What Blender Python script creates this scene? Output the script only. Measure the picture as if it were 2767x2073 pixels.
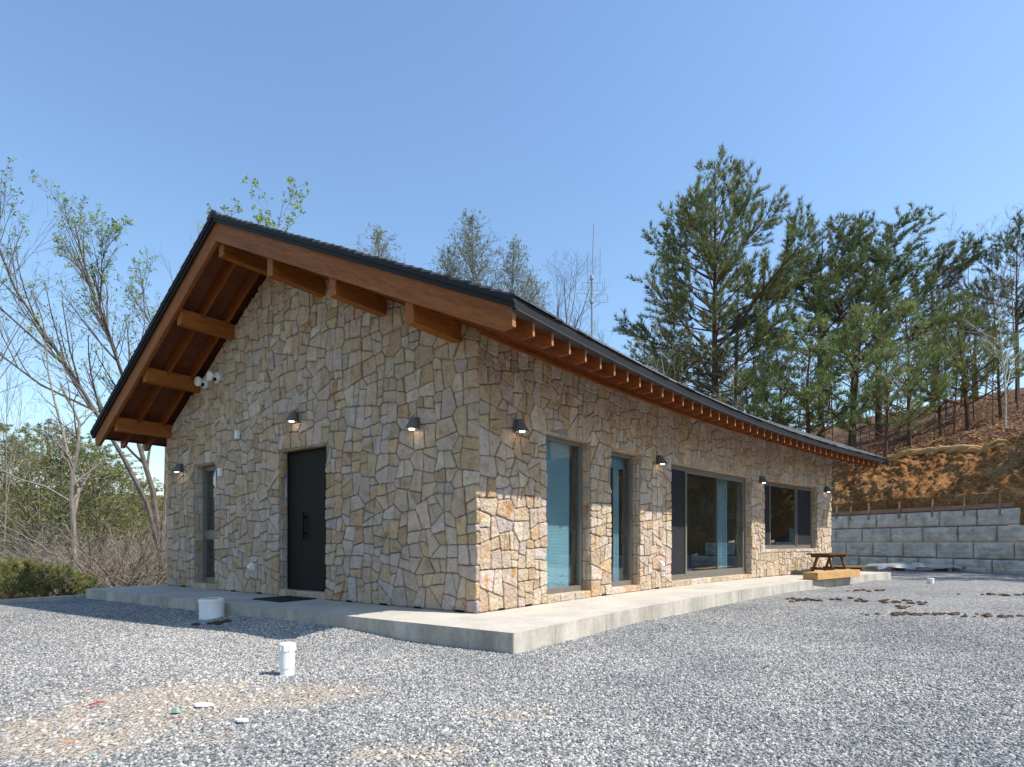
import bpy, math, random
import numpy as np
from mathutils import Vector, Matrix, noise

for _o in list(bpy.data.objects):
    bpy.data.objects.remove(_o)
SC = bpy.context.scene
COL = SC.collection
rad = math.radians
random.seed(7)
RNG = np.random.default_rng(11)

# ------------------------------------------------------------------ camera, sky, sun, exposure
EYE = 0.88                                   # eye height above the terrace (terrace top is z = 0)
cam = bpy.data.cameras.new('camera')
cam.sensor_width = 36.0
cam.lens = 36.0 * 1620.0 / 2767.0
cam.shift_y = (1465.0 - 1036.5) / 2767.0     # level camera, rising front
cam.clip_start = 0.05
cam.clip_end = 4000.0
cam_o = bpy.data.objects.new('camera', cam)
cam_o.location = (0, 0, EYE)
cam_o.rotation_euler = (rad(90), 0, 0)
COL.objects.link(cam_o)
SC.camera = cam_o

SUN_EL = rad(51.5)
SUN_H = Vector((0.955, -0.297)).normalized()     # horizontal direction towards the sun
world = bpy.data.worlds.new('World')
SC.world = world
world.use_nodes = True
wn = world.node_tree
wn.nodes.clear()
sky = wn.nodes.new('ShaderNodeTexSky')
sky.sky_type = 'NISHITA'
sky.sun_disc = False
sky.sun_elevation = SUN_EL
sky.sun_rotation = math.atan2(SUN_H.x, SUN_H.y)
sky.altitude = 0
sky.air_density = 1.5
sky.dust_density = 0.5
sky.ozone_density = 6.0
bg = wn.nodes.new('ShaderNodeBackground')
bg.inputs['Strength'].default_value = 0.122
wo = wn.nodes.new('ShaderNodeOutputWorld')
wn.links.new(sky.outputs[0], bg.inputs[0])
wn.links.new(bg.outputs[0], wo.inputs[0])

sun = bpy.data.lights.new('sun', 'SUN')
sun.energy = 4.2
sun.angle = rad(0.53)
sun.color = (1.0, 0.95, 0.87)
sun_o = bpy.data.objects.new('sun', sun)
_d = Vector((SUN_H.x * math.cos(SUN_EL), SUN_H.y * math.cos(SUN_EL), math.sin(SUN_EL)))
sun_o.rotation_euler = _d.to_track_quat('Z', 'Y').to_euler()
sun_o.location = _d * 60
COL.objects.link(sun_o)

SC.view_settings.view_transform = 'Standard'
SC.view_settings.look = 'None'
SC.view_settings.exposure = 0.80
SC.view_settings.gamma = 1.0
SC.view_settings.use_curve_mapping = False
SC.cycles.max_bounces = 8
SC.cycles.transparent_max_bounces = 24

# ------------------------------------------------------------------ materials
def nodes_of(name):
    m = bpy.data.materials.new(name)
    m.use_nodes = True
    nt = m.node_tree
    b = nt.nodes['Principled BSDF']
    return m, nt, b

def N(nt, typ, **kw):
    n = nt.nodes.new(typ)
    for k, v in kw.items():
        if k.startswith('i_'):
            n.inputs[k[2:].replace('_', ' ')].default_value = v
        else:
            setattr(n, k, v)
    return n

def L(nt, a, ao, b, bi):
    nt.links.new(a.outputs[ao], b.inputs[bi])

def pos(nt, scale=(1, 1, 1), obj=False):
    """world position (or object coordinates) with a scale"""
    mp = N(nt, 'ShaderNodeMapping')
    mp.inputs['Scale'].default_value = scale
    if obj:
        g = N(nt, 'ShaderNodeTexCoord'); L(nt, g, 'Object', mp, 'Vector')
    else:
        g = N(nt, 'ShaderNodeNewGeometry'); L(nt, g, 'Position', mp, 'Vector')
    return mp

def ramp(nt, stops):
    r = N(nt, 'ShaderNodeValToRGB')
    e = r.color_ramp.elements
    while len(e) > 1:
        e.remove(e[-1])
    e[0].position = stops[0][0]; e[0].color = (*stops[0][1], 1)
    for p, c in stops[1:]:
        x = e.new(p); x.color = (*c, 1)
    return r

def mixc(nt, mode='MIX', fac=0.5):
    m = N(nt, 'ShaderNodeMix', data_type='RGBA', blend_type=mode)
    m.inputs[0].default_value = fac
    return m     # A = 6, B = 7, out = 2

def bump(nt, b, src, out, strength, dist):
    bp = N(nt, 'ShaderNodeBump')
    bp.inputs['Strength'].default_value = strength
    bp.inputs['Distance'].default_value = dist
    L(nt, src, out, bp, 'Height'); L(nt, bp, 0, b, 'Normal')
    return bp

def simple(name, col, rough=0.6, metal=0.0, var=0.12, scale=6.0, bmp=0.0, bscale=60.0, stretch=(1, 1, 1), spec=0.5):
    m, nt, b = nodes_of(name)
    mp = pos(nt, stretch)
    nz = N(nt, 'ShaderNodeTexNoise', i_Scale=scale, i_Detail=6.0, i_Roughness=0.6)
    L(nt, mp, 0, nz, 'Vector')
    lo = tuple(max(0, c * (1 - var)) for c in col); hi = tuple(min(1, c * (1 + var)) for c in col)
    r = ramp(nt, [(0.3, lo), (0.7, hi)])
    L(nt, nz, 0, r, 0); L(nt, r, 0, b, 'Base Color')
    b.inputs['Roughness'].default_value = rough
    b.inputs['Metallic'].default_value = metal
    b.inputs['Specular IOR Level'].default_value = spec
    if bmp:
        n2 = N(nt, 'ShaderNodeTexNoise', i_Scale=bscale, i_Detail=5.0)
        L(nt, mp, 0, n2, 'Vector')
        bump(nt, b, n2, 0, bmp, 0.01)
    return m

def mat_stone():
    m, nt, b = nodes_of('field_stone')
    a = N(nt, 'ShaderNodeAttribute', attribute_name='Col')
    mp = pos(nt)
    n1 = N(nt, 'ShaderNodeTexNoise', i_Scale=9.0, i_Detail=8.0, i_Roughness=0.68)
    n2 = N(nt, 'ShaderNodeTexNoise', i_Scale=3.3, i_Detail=3.0, i_Roughness=0.5, i_Distortion=0.6)
    n3 = N(nt, 'ShaderNodeTexNoise', i_Scale=70.0, i_Detail=6.0, i_Roughness=0.7)
    vo = N(nt, 'ShaderNodeTexVoronoi', i_Scale=120.0)
    for n in (n1, n2, n3, vo):
        L(nt, mp, 0, n, 'Vector')
    r1 = ramp(nt, [(0.28, (0.68, 0.66, 0.65)), (0.5, (1, 1, 1)), (0.72, (1.22, 1.2, 1.17))])
    L(nt, n1, 0, r1, 0)
    mu = mixc(nt, 'MULTIPLY', 1.0); L(nt, a, 'Color', mu, 6); L(nt, r1, 0, mu, 7)
    r2 = ramp(nt, [(0.60, (0, 0, 0)), (0.70, (1, 1, 1))])       # rust and lichen stains
    L(nt, n2, 0, r2, 0)
    st = mixc(nt, 'MULTIPLY', 1.0); st.inputs[7].default_value = (0.88, 0.60, 0.30, 1)
    sf = N(nt, 'ShaderNodeMath', operation='MULTIPLY'); L(nt, r2, 0, sf, 0); L(nt, a, 'Alpha', sf, 1)
    L(nt, sf, 0, st, 0); L(nt, mu, 2, st, 6)
    r3 = ramp(nt, [(0.2, (0.55, 0.52, 0.5)), (0.42, (1, 1, 1))])
    L(nt, n3, 0, r3, 0)
    m3 = mixc(nt, 'MULTIPLY', 0.55); L(nt, st, 2, m3, 6); L(nt, r3, 0, m3, 7)
    L(nt, m3, 2, b, 'Base Color')
    b.inputs['Roughness'].default_value = 0.88
    b.inputs['Specular IOR Level'].default_value = 0.25
    ad = N(nt, 'ShaderNodeMath', operation='MULTIPLY_ADD'); ad.inputs[1].default_value = 0.25
    L(nt, n3, 0, ad, 0)
    n4 = N(nt, 'ShaderNodeTexNoise', i_Scale=17.0, i_Detail=7.0, i_Roughness=0.62); L(nt, mp, 0, n4, 'Vector')
    L(nt, n4, 0, ad, 2)
    bump(nt, b, ad, 0, 1.0, 0.075)
    return m

def mat_wood(name, c0, c1, stretch, rough=0.5, knots=True, axis=None):
    m, nt, b = nodes_of(name)
    mp = pos(nt, stretch, obj=True)
    if axis is not None:         # squeeze the coordinates along the grain
        ax = Vector(axis).normalized()
        dt = N(nt, 'ShaderNodeVectorMath', operation='DOT_PRODUCT'); dt.inputs[1].default_value = ax; L(nt, mp, 0, dt, 0)
        sc = N(nt, 'ShaderNodeVectorMath', operation='SCALE'); sc.inputs[0].default_value = ax * 0.90; nt.links.new(dt.outputs['Value'], sc.inputs['Scale'])
        sb = N(nt, 'ShaderNodeVectorMath', operation='SUBTRACT'); L(nt, mp, 0, sb, 0); L(nt, sc, 0, sb, 1)
        mp = N(nt, 'ShaderNodeVectorMath', operation='SCALE'); mp.inputs['Scale'].default_value = 4.0; L(nt, sb, 0, mp, 0)
    oi = N(nt, 'ShaderNodeObjectInfo')
    sep = N(nt, 'ShaderNodeVectorMath', operation='ADD')
    cx = N(nt, 'ShaderNodeCombineXYZ'); 
    mm = N(nt, 'ShaderNodeMath', operation='MULTIPLY'); mm.inputs[1].default_value = 37.0
    L(nt, oi, 'Random', mm, 0); L(nt, mm, 0, cx, 0); L(nt, mm, 0, cx, 2)
    L(nt, mp, 0, sep, 0); L(nt, cx, 0, sep, 1)
    n1 = N(nt, 'ShaderNodeTexNoise', i_Scale=2.0, i_Detail=8.0, i_Roughness=0.65, i_Distortion=0.4)
    L(nt, sep, 0, n1, 'Vector')
    n2 = N(nt, 'ShaderNodeTexNoise', i_Scale=14.0, i_Detail=4.0); L(nt, sep, 0, n2, 'Vector')
    r = ramp(nt, [(0.25, c0), (0.5, tuple((x + y) / 2 for x, y in zip(c0, c1))), (0.75, c1)])
    L(nt, n1, 0, r, 0)
    r2 = ramp(nt, [(0.3, (0.55, 0.52, 0.50)), (0.62, (1.15, 1.15, 1.15))]); L(nt, n2, 0, r2, 0)
    mu = mixc(nt, 'MULTIPLY', 0.7); L(nt, r, 0, mu, 6); L(nt, r2, 0, mu, 7)
    src = mu
    if knots:
        vo = N(nt, 'ShaderNodeTexVoronoi', i_Scale=1.6 if axis is None else 0.9); L(nt, sep, 0, vo, 'Vector')
        rk = ramp(nt, [(0.0, (0.25, 0.2, 0.18)), (0.07, (0.6, 0.55, 0.5)), (0.11, (1, 1, 1))])
        L(nt, vo, 'Distance', rk, 0)
        mk = mixc(nt, 'MULTIPLY', 0.8); L(nt, mu, 2, mk, 6); L(nt, rk, 0, mk, 7); src = mk
    L(nt, src, 2, b, 'Base Color')
    b.inputs['Roughness'].default_value = rough
    b.inputs['Specular IOR Level'].default_value = 0.25
    bump(nt, b, n2, 0, 0.25, 0.004)
    return m

def mat_concrete(name, base, stain, vertical=False):
    m, nt, b = nodes_of(name)
    mp = pos(nt)
    n1 = N(nt, 'ShaderNodeTexNoise', i_Scale=1.7, i_Detail=8.0, i_Roughness=0.65)
    n2 = N(nt, 'ShaderNodeTexNoise', i_Scale=22.0, i_Detail=6.0)
    L(nt, mp, 0, n1, 'Vector'); L(nt, mp, 0, n2, 'Vector')
    r = ramp(nt, [(0.3, stain), (0.62, base)]); L(nt, n1, 0, r, 0)
    r2 = ramp(nt, [(0.3, (0.86, 0.86, 0.86)), (0.6, (1.04, 1.04, 1.04))]); L(nt, n2, 0, r2, 0)
    mu = mixc(nt, 'MULTIPLY', 0.8); L(nt, r, 0, mu, 6); L(nt, r2, 0, mu, 7)
    src = mu
    # run marks only on upright faces
    mp2 = pos(nt, (2.1, 2.1, 0.45))
    n3 = N(nt, 'ShaderNodeTexNoise', i_Scale=1.4, i_Detail=6.0, i_Roughness=0.7); L(nt, mp2, 0, n3, 'Vector')
    r3 = ramp(nt, [(0.35, (0.62, 0.61, 0.58)), (0.6, (1, 1, 1))]); L(nt, n3, 0, r3, 0)
    g = N(nt, 'ShaderNodeNewGeometry'); sx = N(nt, 'ShaderNodeSeparateXYZ'); L(nt, g, 'True Normal', sx, 0)
    ab = N(nt, 'ShaderNodeMath', operation='ABSOLUTE'); L(nt, sx, 2, ab, 0)
    iv = N(nt, 'ShaderNodeMath', operation='SUBTRACT'); iv.inputs[0].default_value = 1.0; L(nt, ab, 0, iv, 1)
    ih = N(nt, 'ShaderNodeMath', operation='MULTIPLY'); ih.inputs[1].default_value = 0.85; L(nt, iv, 0, ih, 0)
    mk = mixc(nt, 'MULTIPLY', 0.6); L(nt, ih, 0, mk, 0); L(nt, mu, 2, mk, 6); L(nt, r3, 0, mk, 7)
    vo = N(nt, 'ShaderNodeTexVoronoi', i_Scale=9.0); L(nt, mp, 0, vo, 'Vector')
    rv = ramp(nt, [(0.0, (0.3, 0.3, 0.3)), (0.035, (0.35, 0.35, 0.35)), (0.05, (1, 1, 1))]); L(nt, vo, 'Distance', rv, 0)
    m4 = mixc(nt, 'MULTIPLY', 1.0); L(nt, mk, 2, m4, 6); L(nt, rv, 0, m4, 7)
    m5 = mixc(nt, 'MIX', 0.5); L(nt, iv, 0, m5, 0); L(nt, mk, 2, m5, 6); L(nt, m4, 2, m5, 7)
    L(nt, m5, 2, b, 'Base Color')
    b.inputs['Roughness'].default_value = 0.85
    b.inputs['Specular IOR Level'].default_value = 0.3
    bump(nt, b, n2, 0, 0.25, 0.01)
    return m

def mat_glass(name, tint):
    m = bpy.data.materials.new(name); m.use_nodes = True
    nt = m.node_tree; nt.nodes.clear()
    out = N(nt, 'ShaderNodeOutputMaterial')
    tr = N(nt, 'ShaderNodeBsdfTransparent'); tr.inputs[0].default_value = (*tint, 1)
    gl = N(nt, 'ShaderNodeBsdfGlossy'); gl.inputs['Roughness'].default_value = 0.0
    gl.inputs['Color'].default_value = (0.92, 0.97, 1.0, 1)
    fr = N(nt, 'ShaderNodeFresnel')
    ge = N(nt, 'ShaderNodeNewGeometry')                 # a pane has two faces: use the inverse index on the way out
    mr = N(nt, 'ShaderNodeMapRange'); mr.inputs['To Min'].default_value = 1.9; mr.inputs['To Max'].default_value = 1 / 1.9
    L(nt, ge, 'Backfacing', mr, 0); L(nt, mr, 0, fr, 0)
    mx = N(nt, 'ShaderNodeMixShader')
    L(nt, fr, 0, mx, 0); L(nt, tr, 0, mx, 1); L(nt, gl, 0, mx, 2); L(nt, mx, 0, out, 0)
    return m

def mat_attr(name, rough=0.8, trans=0.0, var=0.25, scale=8.0, spec=0.3):
    """colour from the vertex attribute Col, mottled"""
    m, nt, b = nodes_of(name)
    a = N(nt, 'ShaderNodeAttribute', attribute_name='Col')
    mp = pos(nt)
    n1 = N(nt, 'ShaderNodeTexNoise', i_Scale=scale, i_Detail=5.0); L(nt, mp, 0, n1, 'Vector')
    r = ramp(nt, [(0.3, (1 - var,) * 3), (0.7, (1 + var,) * 3)]); L(nt, n1, 0, r, 0)
    mu = mixc(nt, 'MULTIPLY', 1.0); L(nt, a, 'Color', mu, 6); L(nt, r, 0, mu, 7)
    L(nt, mu, 2, b, 'Base Color')
    b.inputs['Roughness'].default_value = rough
    b.inputs['Specular IOR Level'].default_value = spec
    if trans:
        t = N(nt, 'ShaderNodeBsdfTranslucent'); L(nt, mu, 2, t, 0)
        mx = N(nt, 'ShaderNodeMixShader'); mx.inputs[0].default_value = trans
        o = nt.nodes['Material Output']
        L(nt, b, 0, mx, 1); L(nt, t, 0, mx, 2); L(nt, mx, 0, o, 0)
    return m

def mat_bark(name, c0, c1):
    m, nt, b = nodes_of(name)
    mp = pos(nt, (1, 1, 0.3), obj=True)
    n1 = N(nt, 'ShaderNodeTexNoise', i_Scale=16.0, i_Detail=6.0, i_Roughness=0.7); L(nt, mp, 0, n1, 'Vector')
    r = ramp(nt, [(0.3, c0), (0.68, c1)]); L(nt, n1, 0, r, 0); L(nt, r, 0, b, 'Base Color')
    b.inputs['Roughness'].default_value = 0.9
    b.inputs['Specular IOR Level'].default_value = 0.2
    bump(nt, b, n1, 0, 0.8, 0.02)
    return m

def mat_gravel_bed():
    m, nt, b = nodes_of('gravel_bed')
    mp = pos(nt)
    vo = N(nt, 'ShaderNodeTexVoronoi', i_Scale=40.0); L(nt, mp, 0, vo, 'Vector')
    sx = N(nt, 'ShaderNodeSeparateColor'); L(nt, vo, 'Color', sx, 0)
    r = ramp(nt, [(0.0, (0.090, 0.091, 0.093)), (0.35, (0.195, 0.196, 0.195)), (0.7, (0.33, 0.325, 0.312)), (1.0, (0.53, 0.51, 0.475))])
    L(nt, sx, 0, r, 0)
    rd = ramp(nt, [(0.0, (1, 1, 1)), (0.75, (0.8, 0.8, 0.8)), (1.0, (0.45, 0.45, 0.45))]); L(nt, vo, 'Distance', rd, 0)
    mu = mixc(nt, 'MULTIPLY', 0.8); L(nt, r, 0, mu, 6); L(nt, rd, 0, mu, 7)
    nd = N(nt, 'ShaderNodeTexNoise', i_Scale=0.5, i_Detail=5.0, i_Roughness=0.6); L(nt, mp, 0, nd, 'Vector')
    rdn = ramp(nt, [(0.35, (0.80, 0.81, 0.83)), (0.65, (1.14, 1.12, 1.09))]); L(nt, nd, 0, rdn, 0)
    mdn = mixc(nt, 'MULTIPLY', 1.0); L(nt, mu, 2, mdn, 6); L(nt, rdn, 0, mdn, 7); mu = mdn
    # bare sandy soil where the gravel is thin
    at = N(nt, 'ShaderNodeAttribute', attribute_name='sand')
    ns = N(nt, 'ShaderNodeTexNoise', i_Scale=45.0, i_Detail=7.0, i_Roughness=0.75); L(nt, mp, 0, ns, 'Vector')
    rs = ramp(nt, [(0.3, (0.27, 0.215, 0.16)), (0.7, (0.46, 0.385, 0.30))]); L(nt, ns, 0, rs, 0)
    mx = mixc(nt, 'MIX', 0.0); L(nt, at, 'Fac', mx, 0); L(nt, mu, 2, mx, 6); L(nt, rs, 0, mx, 7)
    L(nt, mx, 2, b, 'Base Color')
    b.inputs['Roughness'].default_value = 0.85
    iv = N(nt, 'ShaderNodeMath', operation='SUBTRACT'); iv.inputs[0].default_value = 1.0; L(nt, vo, 'Distance', iv, 1)
    bump(nt, b, iv, 0, 0.9, 0.03)
    return m

def mat_pebble(name, stops):
    m, nt, b = nodes_of(name)
    oi = N(nt, 'ShaderNodeObjectInfo')
    r = ramp(nt, stops); L(nt, oi, 'Random', r, 0)
    mp = pos(nt)
    n1 = N(nt, 'ShaderNodeTexNoise', i_Scale=60.0, i_Detail=4.0); L(nt, mp, 0, n1, 'Vector')
    r2 = ramp(nt, [(0.3, (0.8, 0.8, 0.8)), (0.7, (1.15, 1.15, 1.15))]); L(nt, n1, 0, r2, 0)
    mu = mixc(nt, 'MULTIPLY', 1.0); L(nt, r, 0, mu, 6); L(nt, r2, 0, mu, 7)
    nd = N(nt, 'ShaderNodeTexNoise', i_Scale=0.5, i_Detail=5.0, i_Roughness=0.6); L(nt, mp, 0, nd, 'Vector')
    rdn = ramp(nt, [(0.35, (0.80, 0.81, 0.83)), (0.65, (1.14, 1.12, 1.09))]); L(nt, nd, 0, rdn, 0)
    mdn = mixc(nt, 'MULTIPLY', 1.0); L(nt, mu, 2, mdn, 6); L(nt, rdn, 0, mdn, 7); mu = mdn
    L(nt, mu, 2, b, 'Base Color')
    b.inputs['Roughness'].default_value = 0.75
    b.inputs['Specular IOR Level'].default_value = 0.35
    return m

def mat_ground(name, stops, scale, bscale, bdist, patch=None):
    m, nt, b = nodes_of(name)
    mp = pos(nt)
    n1 = N(nt, 'ShaderNodeTexNoise', i_Scale=scale, i_Detail=10.0, i_Roughness=0.72, i_Distortion=0.3); L(nt, mp, 0, n1, 'Vector')
    r = ramp(nt, stops); L(nt, n1, 0, r, 0)
    n2 = N(nt, 'ShaderNodeTexNoise', i_Scale=bscale, i_Detail=8.0, i_Roughness=0.7); L(nt, mp, 0, n2, 'Vector')
    r2 = ramp(nt, [(0.32, (0.55, 0.53, 0.5)), (0.5, (1, 1, 1)), (0.72, (1.5, 1.45, 1.4))]); L(nt, n2, 0, r2, 0)
    mu = mixc(nt, 'MULTIPLY', 0.9); L(nt, r, 0, mu, 6); L(nt, r2, 0, mu, 7)
    src = mu
    if patch:
        n3 = N(nt, 'ShaderNodeTexNoise', i_Scale=patch[0], i_Detail=6.0, i_Roughness=0.6); L(nt, mp, 0, n3, 'Vector')
        r3 = ramp(nt, [(patch[1], (0, 0, 0)), (patch[1] + 0.12, (1, 1, 1))]); L(nt, n3, 0, r3, 0)
        mx = mixc(nt, 'MIX', 0.0); mx.inputs[7].default_value = (*patch[2], 1)
        L(nt, r3, 0, mx, 0); L(nt, mu, 2, mx, 6); src = mixc(nt, 'MULTIPLY', 0.6); L(nt, mx, 2, src, 6); L(nt, r2, 0, src, 7)
    L(nt, src, 2, b, 'Base Color')
    b.inputs['Roughness'].default_value = 0.95
    b.inputs['Specular IOR Level'].default_value = 0.15
    bump(nt, b, n2, 0, 1.0, bdist)
    return m

M = {}
M['stone'] = mat_stone()
M['mortar'] = simple('mortar', (0.215, 0.20, 0.175), 0.95, var=0.2, scale=20, bmp=0.6, bscale=120)
_wa, _wb = (0.17, 0.050, 0.010), (0.33, 0.108, 0.021)
M['wood_front'] = mat_wood('stained_barge_front', _wa, _wb, (1, 1, 1), 0.6, axis=(0.80631, -0.59149, -0.461))
M['wood_rear'] = mat_wood('stained_barge_rear', _wa, _wb, (1, 1, 1), 0.6, axis=(0.80631, -0.59149, 0.633))
M['wood_purlin'] = mat_wood('stained_purlin', (0.21, 0.064, 0.012), (0.40, 0.135, 0.026), (1, 1, 1), 0.6, axis=(0.59149, 0.80631, 0))
_ta, _tb = (0.150, 0.038, 0.009), (0.27, 0.074, 0.015)
M['tail_front'] = mat_wood('stained_rafter_front', _ta, _tb, (1, 1, 1), 0.6, axis=(0.75, -0.66, -0.461))
M['tail_rear'] = mat_wood('stained_rafter_rear', _ta, _tb, (1, 1, 1), 0.6, axis=(0.75, -0.66, 0.633))
M['wood_end_lit'] = simple('sunlit_timber_end', (0.30, 0.135, 0.050), 0.7, var=0.2, scale=30)  # lighter than the rafters: sunlight on the tip faces put into the colour
M['soffit'] = simple('soffit_board', (0.15, 0.046, 0.014), 0.6, var=0.25, scale=5, stretch=(1, 1, 3))
M['fascia'] = simple('dark_metal_flashing', (0.017, 0.017, 0.018), 0.6, 0.0, var=0.08, scale=3, spec=0.2)
M['drip'] = simple('light_metal_drip', (0.085, 0.088, 0.092), 0.4, 0.5, var=0.08)
M['shingle'] = mat_attr('asphalt_shingle', 0.9, var=0.35, scale=60.0)
M['frame'] = simple('bronze_aluminium', (0.185, 0.170, 0.148), 0.42, 0.3, var=0.05)
M['door'] = simple('dark_door', (0.014, 0.011, 0.010), 0.6, var=0.25, scale=9, stretch=(8, 8, 0.6), bmp=0.15, bscale=30, spec=0.15)
M['black'] = simple('black_metal', (0.010, 0.009, 0.009), 0.6, var=0.1, spec=0.15)
M['screen'] = simple('insect_screen', (0.018, 0.018, 0.022), 0.7, var=0.15, scale=2, spec=0.25)
M['glass'] = mat_glass('tinted_glass', (0.85, 0.925, 0.935))
M['blind'] = simple('teal_blind', (0.27, 0.40, 0.45), 0.8, var=0.05, scale=3)
M['curtain'] = simple('pale_curtain', (0.32, 0.44, 0.50), 0.85, var=0.1, scale=3)
M['inner'] = simple('room_plaster', (0.22, 0.21, 0.20), 0.9, var=0.08)
M['innerfloor'] = simple('room_floor', (0.10, 0.075, 0.055), 0.6, var=0.2)
M['lamp'] = simple('grey_lamp_metal', (0.135, 0.135, 0.135), 0.55, 0.2, var=0.08)
M['white'] = simple('white_plastic', (0.74, 0.735, 0.70), 0.45, var=0.07, scale=14)
M['pvc'] = simple('white_pipe_plastic', (0.76, 0.76, 0.75), 0.4, var=0.08, scale=11)
M['slab'] = mat_concrete('terrace_concrete', (0.50, 0.455, 0.385), (0.37, 0.34, 0.295))
M['kerb'] = mat_concrete('kerb_concrete', (0.48, 0.455, 0.41), (0.33, 0.31, 0.28))
M['block'] = simple('wall_block_concrete', (0.53, 0.47, 0.39), 0.9, var=0.32, scale=2.5, bmp=0.4, bscale=25, spec=0.2)
M['mat'] = simple('door_mat', (0.022, 0.021, 0.024), 0.95, var=0.25, scale=90, bmp=0.5, bscale=200)
M['pine_wood'] = mat_wood('raw_pine_beam', (0.42, 0.235, 0.085), (0.60, 0.38, 0.165), (2.0, 2.0, 2.0), 0.55)
M['brown_wood'] = mat_wood('brown_bench_wood', (0.075, 0.032, 0.014), (0.155, 0.070, 0.030), (2, 2, 2), 0.5)
M['stake'] = mat_wood('weathered_stake', (0.20, 0.12, 0.055), (0.36, 0.25, 0.13), (2, 2, 0.6), 0.7)
M['form'] = mat_wood('red_form_board', (0.26, 0.135, 0.095), (0.40, 0.22, 0.16), (1, 1, 3), 0.7, knots=False)
M['gravel'] = mat_gravel_bed()
M['pebble'] = mat_pebble('crushed_stone', [(0.0, (0.080, 0.081, 0.083)), (0.25, (0.175, 0.176, 0.176)), (0.52, (0.275, 0.272, 0.264)), (0.76, (0.39, 0.38, 0.36)), (0.92, (0.57, 0.545, 0.505)), (0.965, (0.44, 0.34, 0.23)), (1.0, (0.36, 0.42, 0.37))])
M['rubble'] = mat_pebble('sandy_rubble', [(0.0, (0.46, 0.385, 0.31)), (0.3, (0.52, 0.45, 0.375)), (0.5, (0.38, 0.325, 0.27)), (0.65, (0.30, 0.305, 0.31)), (0.9, (0.58, 0.55, 0.51)), (0.96, (0.42, 0.20, 0.11)), (1.0, (0.25, 0.38, 0.33))])
M['clod'] = simple('wet_soil', (0.075, 0.040, 0.020), 0.9, var=0.5, scale=30, bmp=0.8, bscale=80)
M['bank'] = mat_ground('cut_earth', [(0.28, (0.11, 0.045, 0.016)), (0.45, (0.25, 0.110, 0.036)), (0.60, (0.33, 0.175, 0.070)), (0.78, (0.40, 0.27, 0.14))], 0.9, 9.0, 0.12, (0.35, 0.55, (0.31, 0.25, 0.135)))
M['litter'] = mat_ground('leaf_litter', [(0.3, (0.055, 0.030, 0.018)), (0.5, (0.145, 0.078, 0.044)), (0.7, (0.25, 0.145, 0.085))], 2.6, 14.0, 0.16)
M['meadow'] = mat_ground('rough_ground', [(0.3, (0.10, 0.095, 0.045)), (0.55, (0.17, 0.15, 0.07)), (0.75, (0.22, 0.17, 0.10))], 0.5, 6.0, 0.15)
M['bark_pine'] = mat_bark('pine_bark', (0.055, 0.036, 0.028), (0.16, 0.095, 0.066))
M['bark_red'] = mat_bark('red_pine_bark', (0.09, 0.042, 0.026), (0.23, 0.11, 0.066))
M['bark_grey'] = mat_bark('grey_bark', (0.10, 0.085, 0.070), (0.27, 0.235, 0.20))
M['bark_dark'] = mat_bark('dark_bark', (0.055, 0.046, 0.040), (0.17, 0.14, 0.12))
M['bark_white'] = mat_bark('birch_bark', (0.30, 0.27, 0.24), (0.62, 0.58, 0.53))
M['twig_grey'] = mat_bark('grey_twig', (0.15, 0.115, 0.09), (0.30, 0.245, 0.20))
M['twig_brown'] = mat_bark('brown_twig', (0.11, 0.07, 0.05), (0.24, 0.165, 0.125))
M['needle'] = mat_attr('pine_needles', 0.55, trans=0.25, var=0.3, scale=1.2)
M['leaf'] = mat_attr('young_leaves', 0.5, trans=0.45, var=0.2, scale=3.0)
M['straw'] = simple('straw_mat', (0.42, 0.245, 0.095), 0.9, var=0.4, scale=25, stretch=(1, 1, 4), bmp=0.8, bscale=50)
M['antenna'] = simple('galvanised_mast', (0.32, 0.34, 0.35), 0.45, 0.6, var=0.1)
def mat_sheet():
    m, nt, b = nodes_of('clear_plastic_sheet')
    b.inputs['Base Color'].default_value = (0.75, 0.78, 0.80, 1)
    b.inputs['Roughness'].default_value = 0.25
    b.inputs['Alpha'].default_value = 0.38
    mp = pos(nt); n1 = N(nt, 'ShaderNodeTexNoise', i_Scale=7.0, i_Detail=6.0); L(nt, mp, 0, n1, 'Vector')
    bump(nt, b, n1, 0, 0.6, 0.05)
    return m
M['sheet'] = mat_sheet()
def mat_bulb():
    m, nt, b = nodes_of('lit_lamp_disc')
    b.inputs['Emission Color'].default_value = (1.0, 0.80, 0.52, 1)
    b.inputs['Emission Strength'].default_value = 5.0
    n1 = N(nt, 'ShaderNodeTexNoise', i_Scale=5.0); r = ramp(nt, [(0, (0.9, 0.85, 0.75)), (1, (1, 0.95, 0.9))])
    L(nt, n1, 0, r, 0); L(nt, r, 0, b, 'Base Color')
    return m
M['bulb'] = mat_bulb()

# ------------------------------------------------------------------ object helpers
WL = {}

def put(o, wloc, parent=None):
    COL.objects.link(o)
    WL[o.name] = Vector(wloc)
    if parent is not None:
        o.parent = parent
        o.location = Vector(wloc) - WL[parent.name]
    else:
        o.location = wloc
    return o

def tag(o, label=None, cat=None, group=None, kind=None):
    if label: o['label'] = label
    if cat: o['category'] = cat
    if group: o['group'] = group
    if kind: o['kind'] = kind
    return o

def root(name, loc, label=None, cat=None, group=None, kind=None):
    o = bpy.data.objects.new(name, None)
    o.empty_display_size = 0.2
    put(o, loc)
    return tag(o, label, cat, group, kind)

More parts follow.
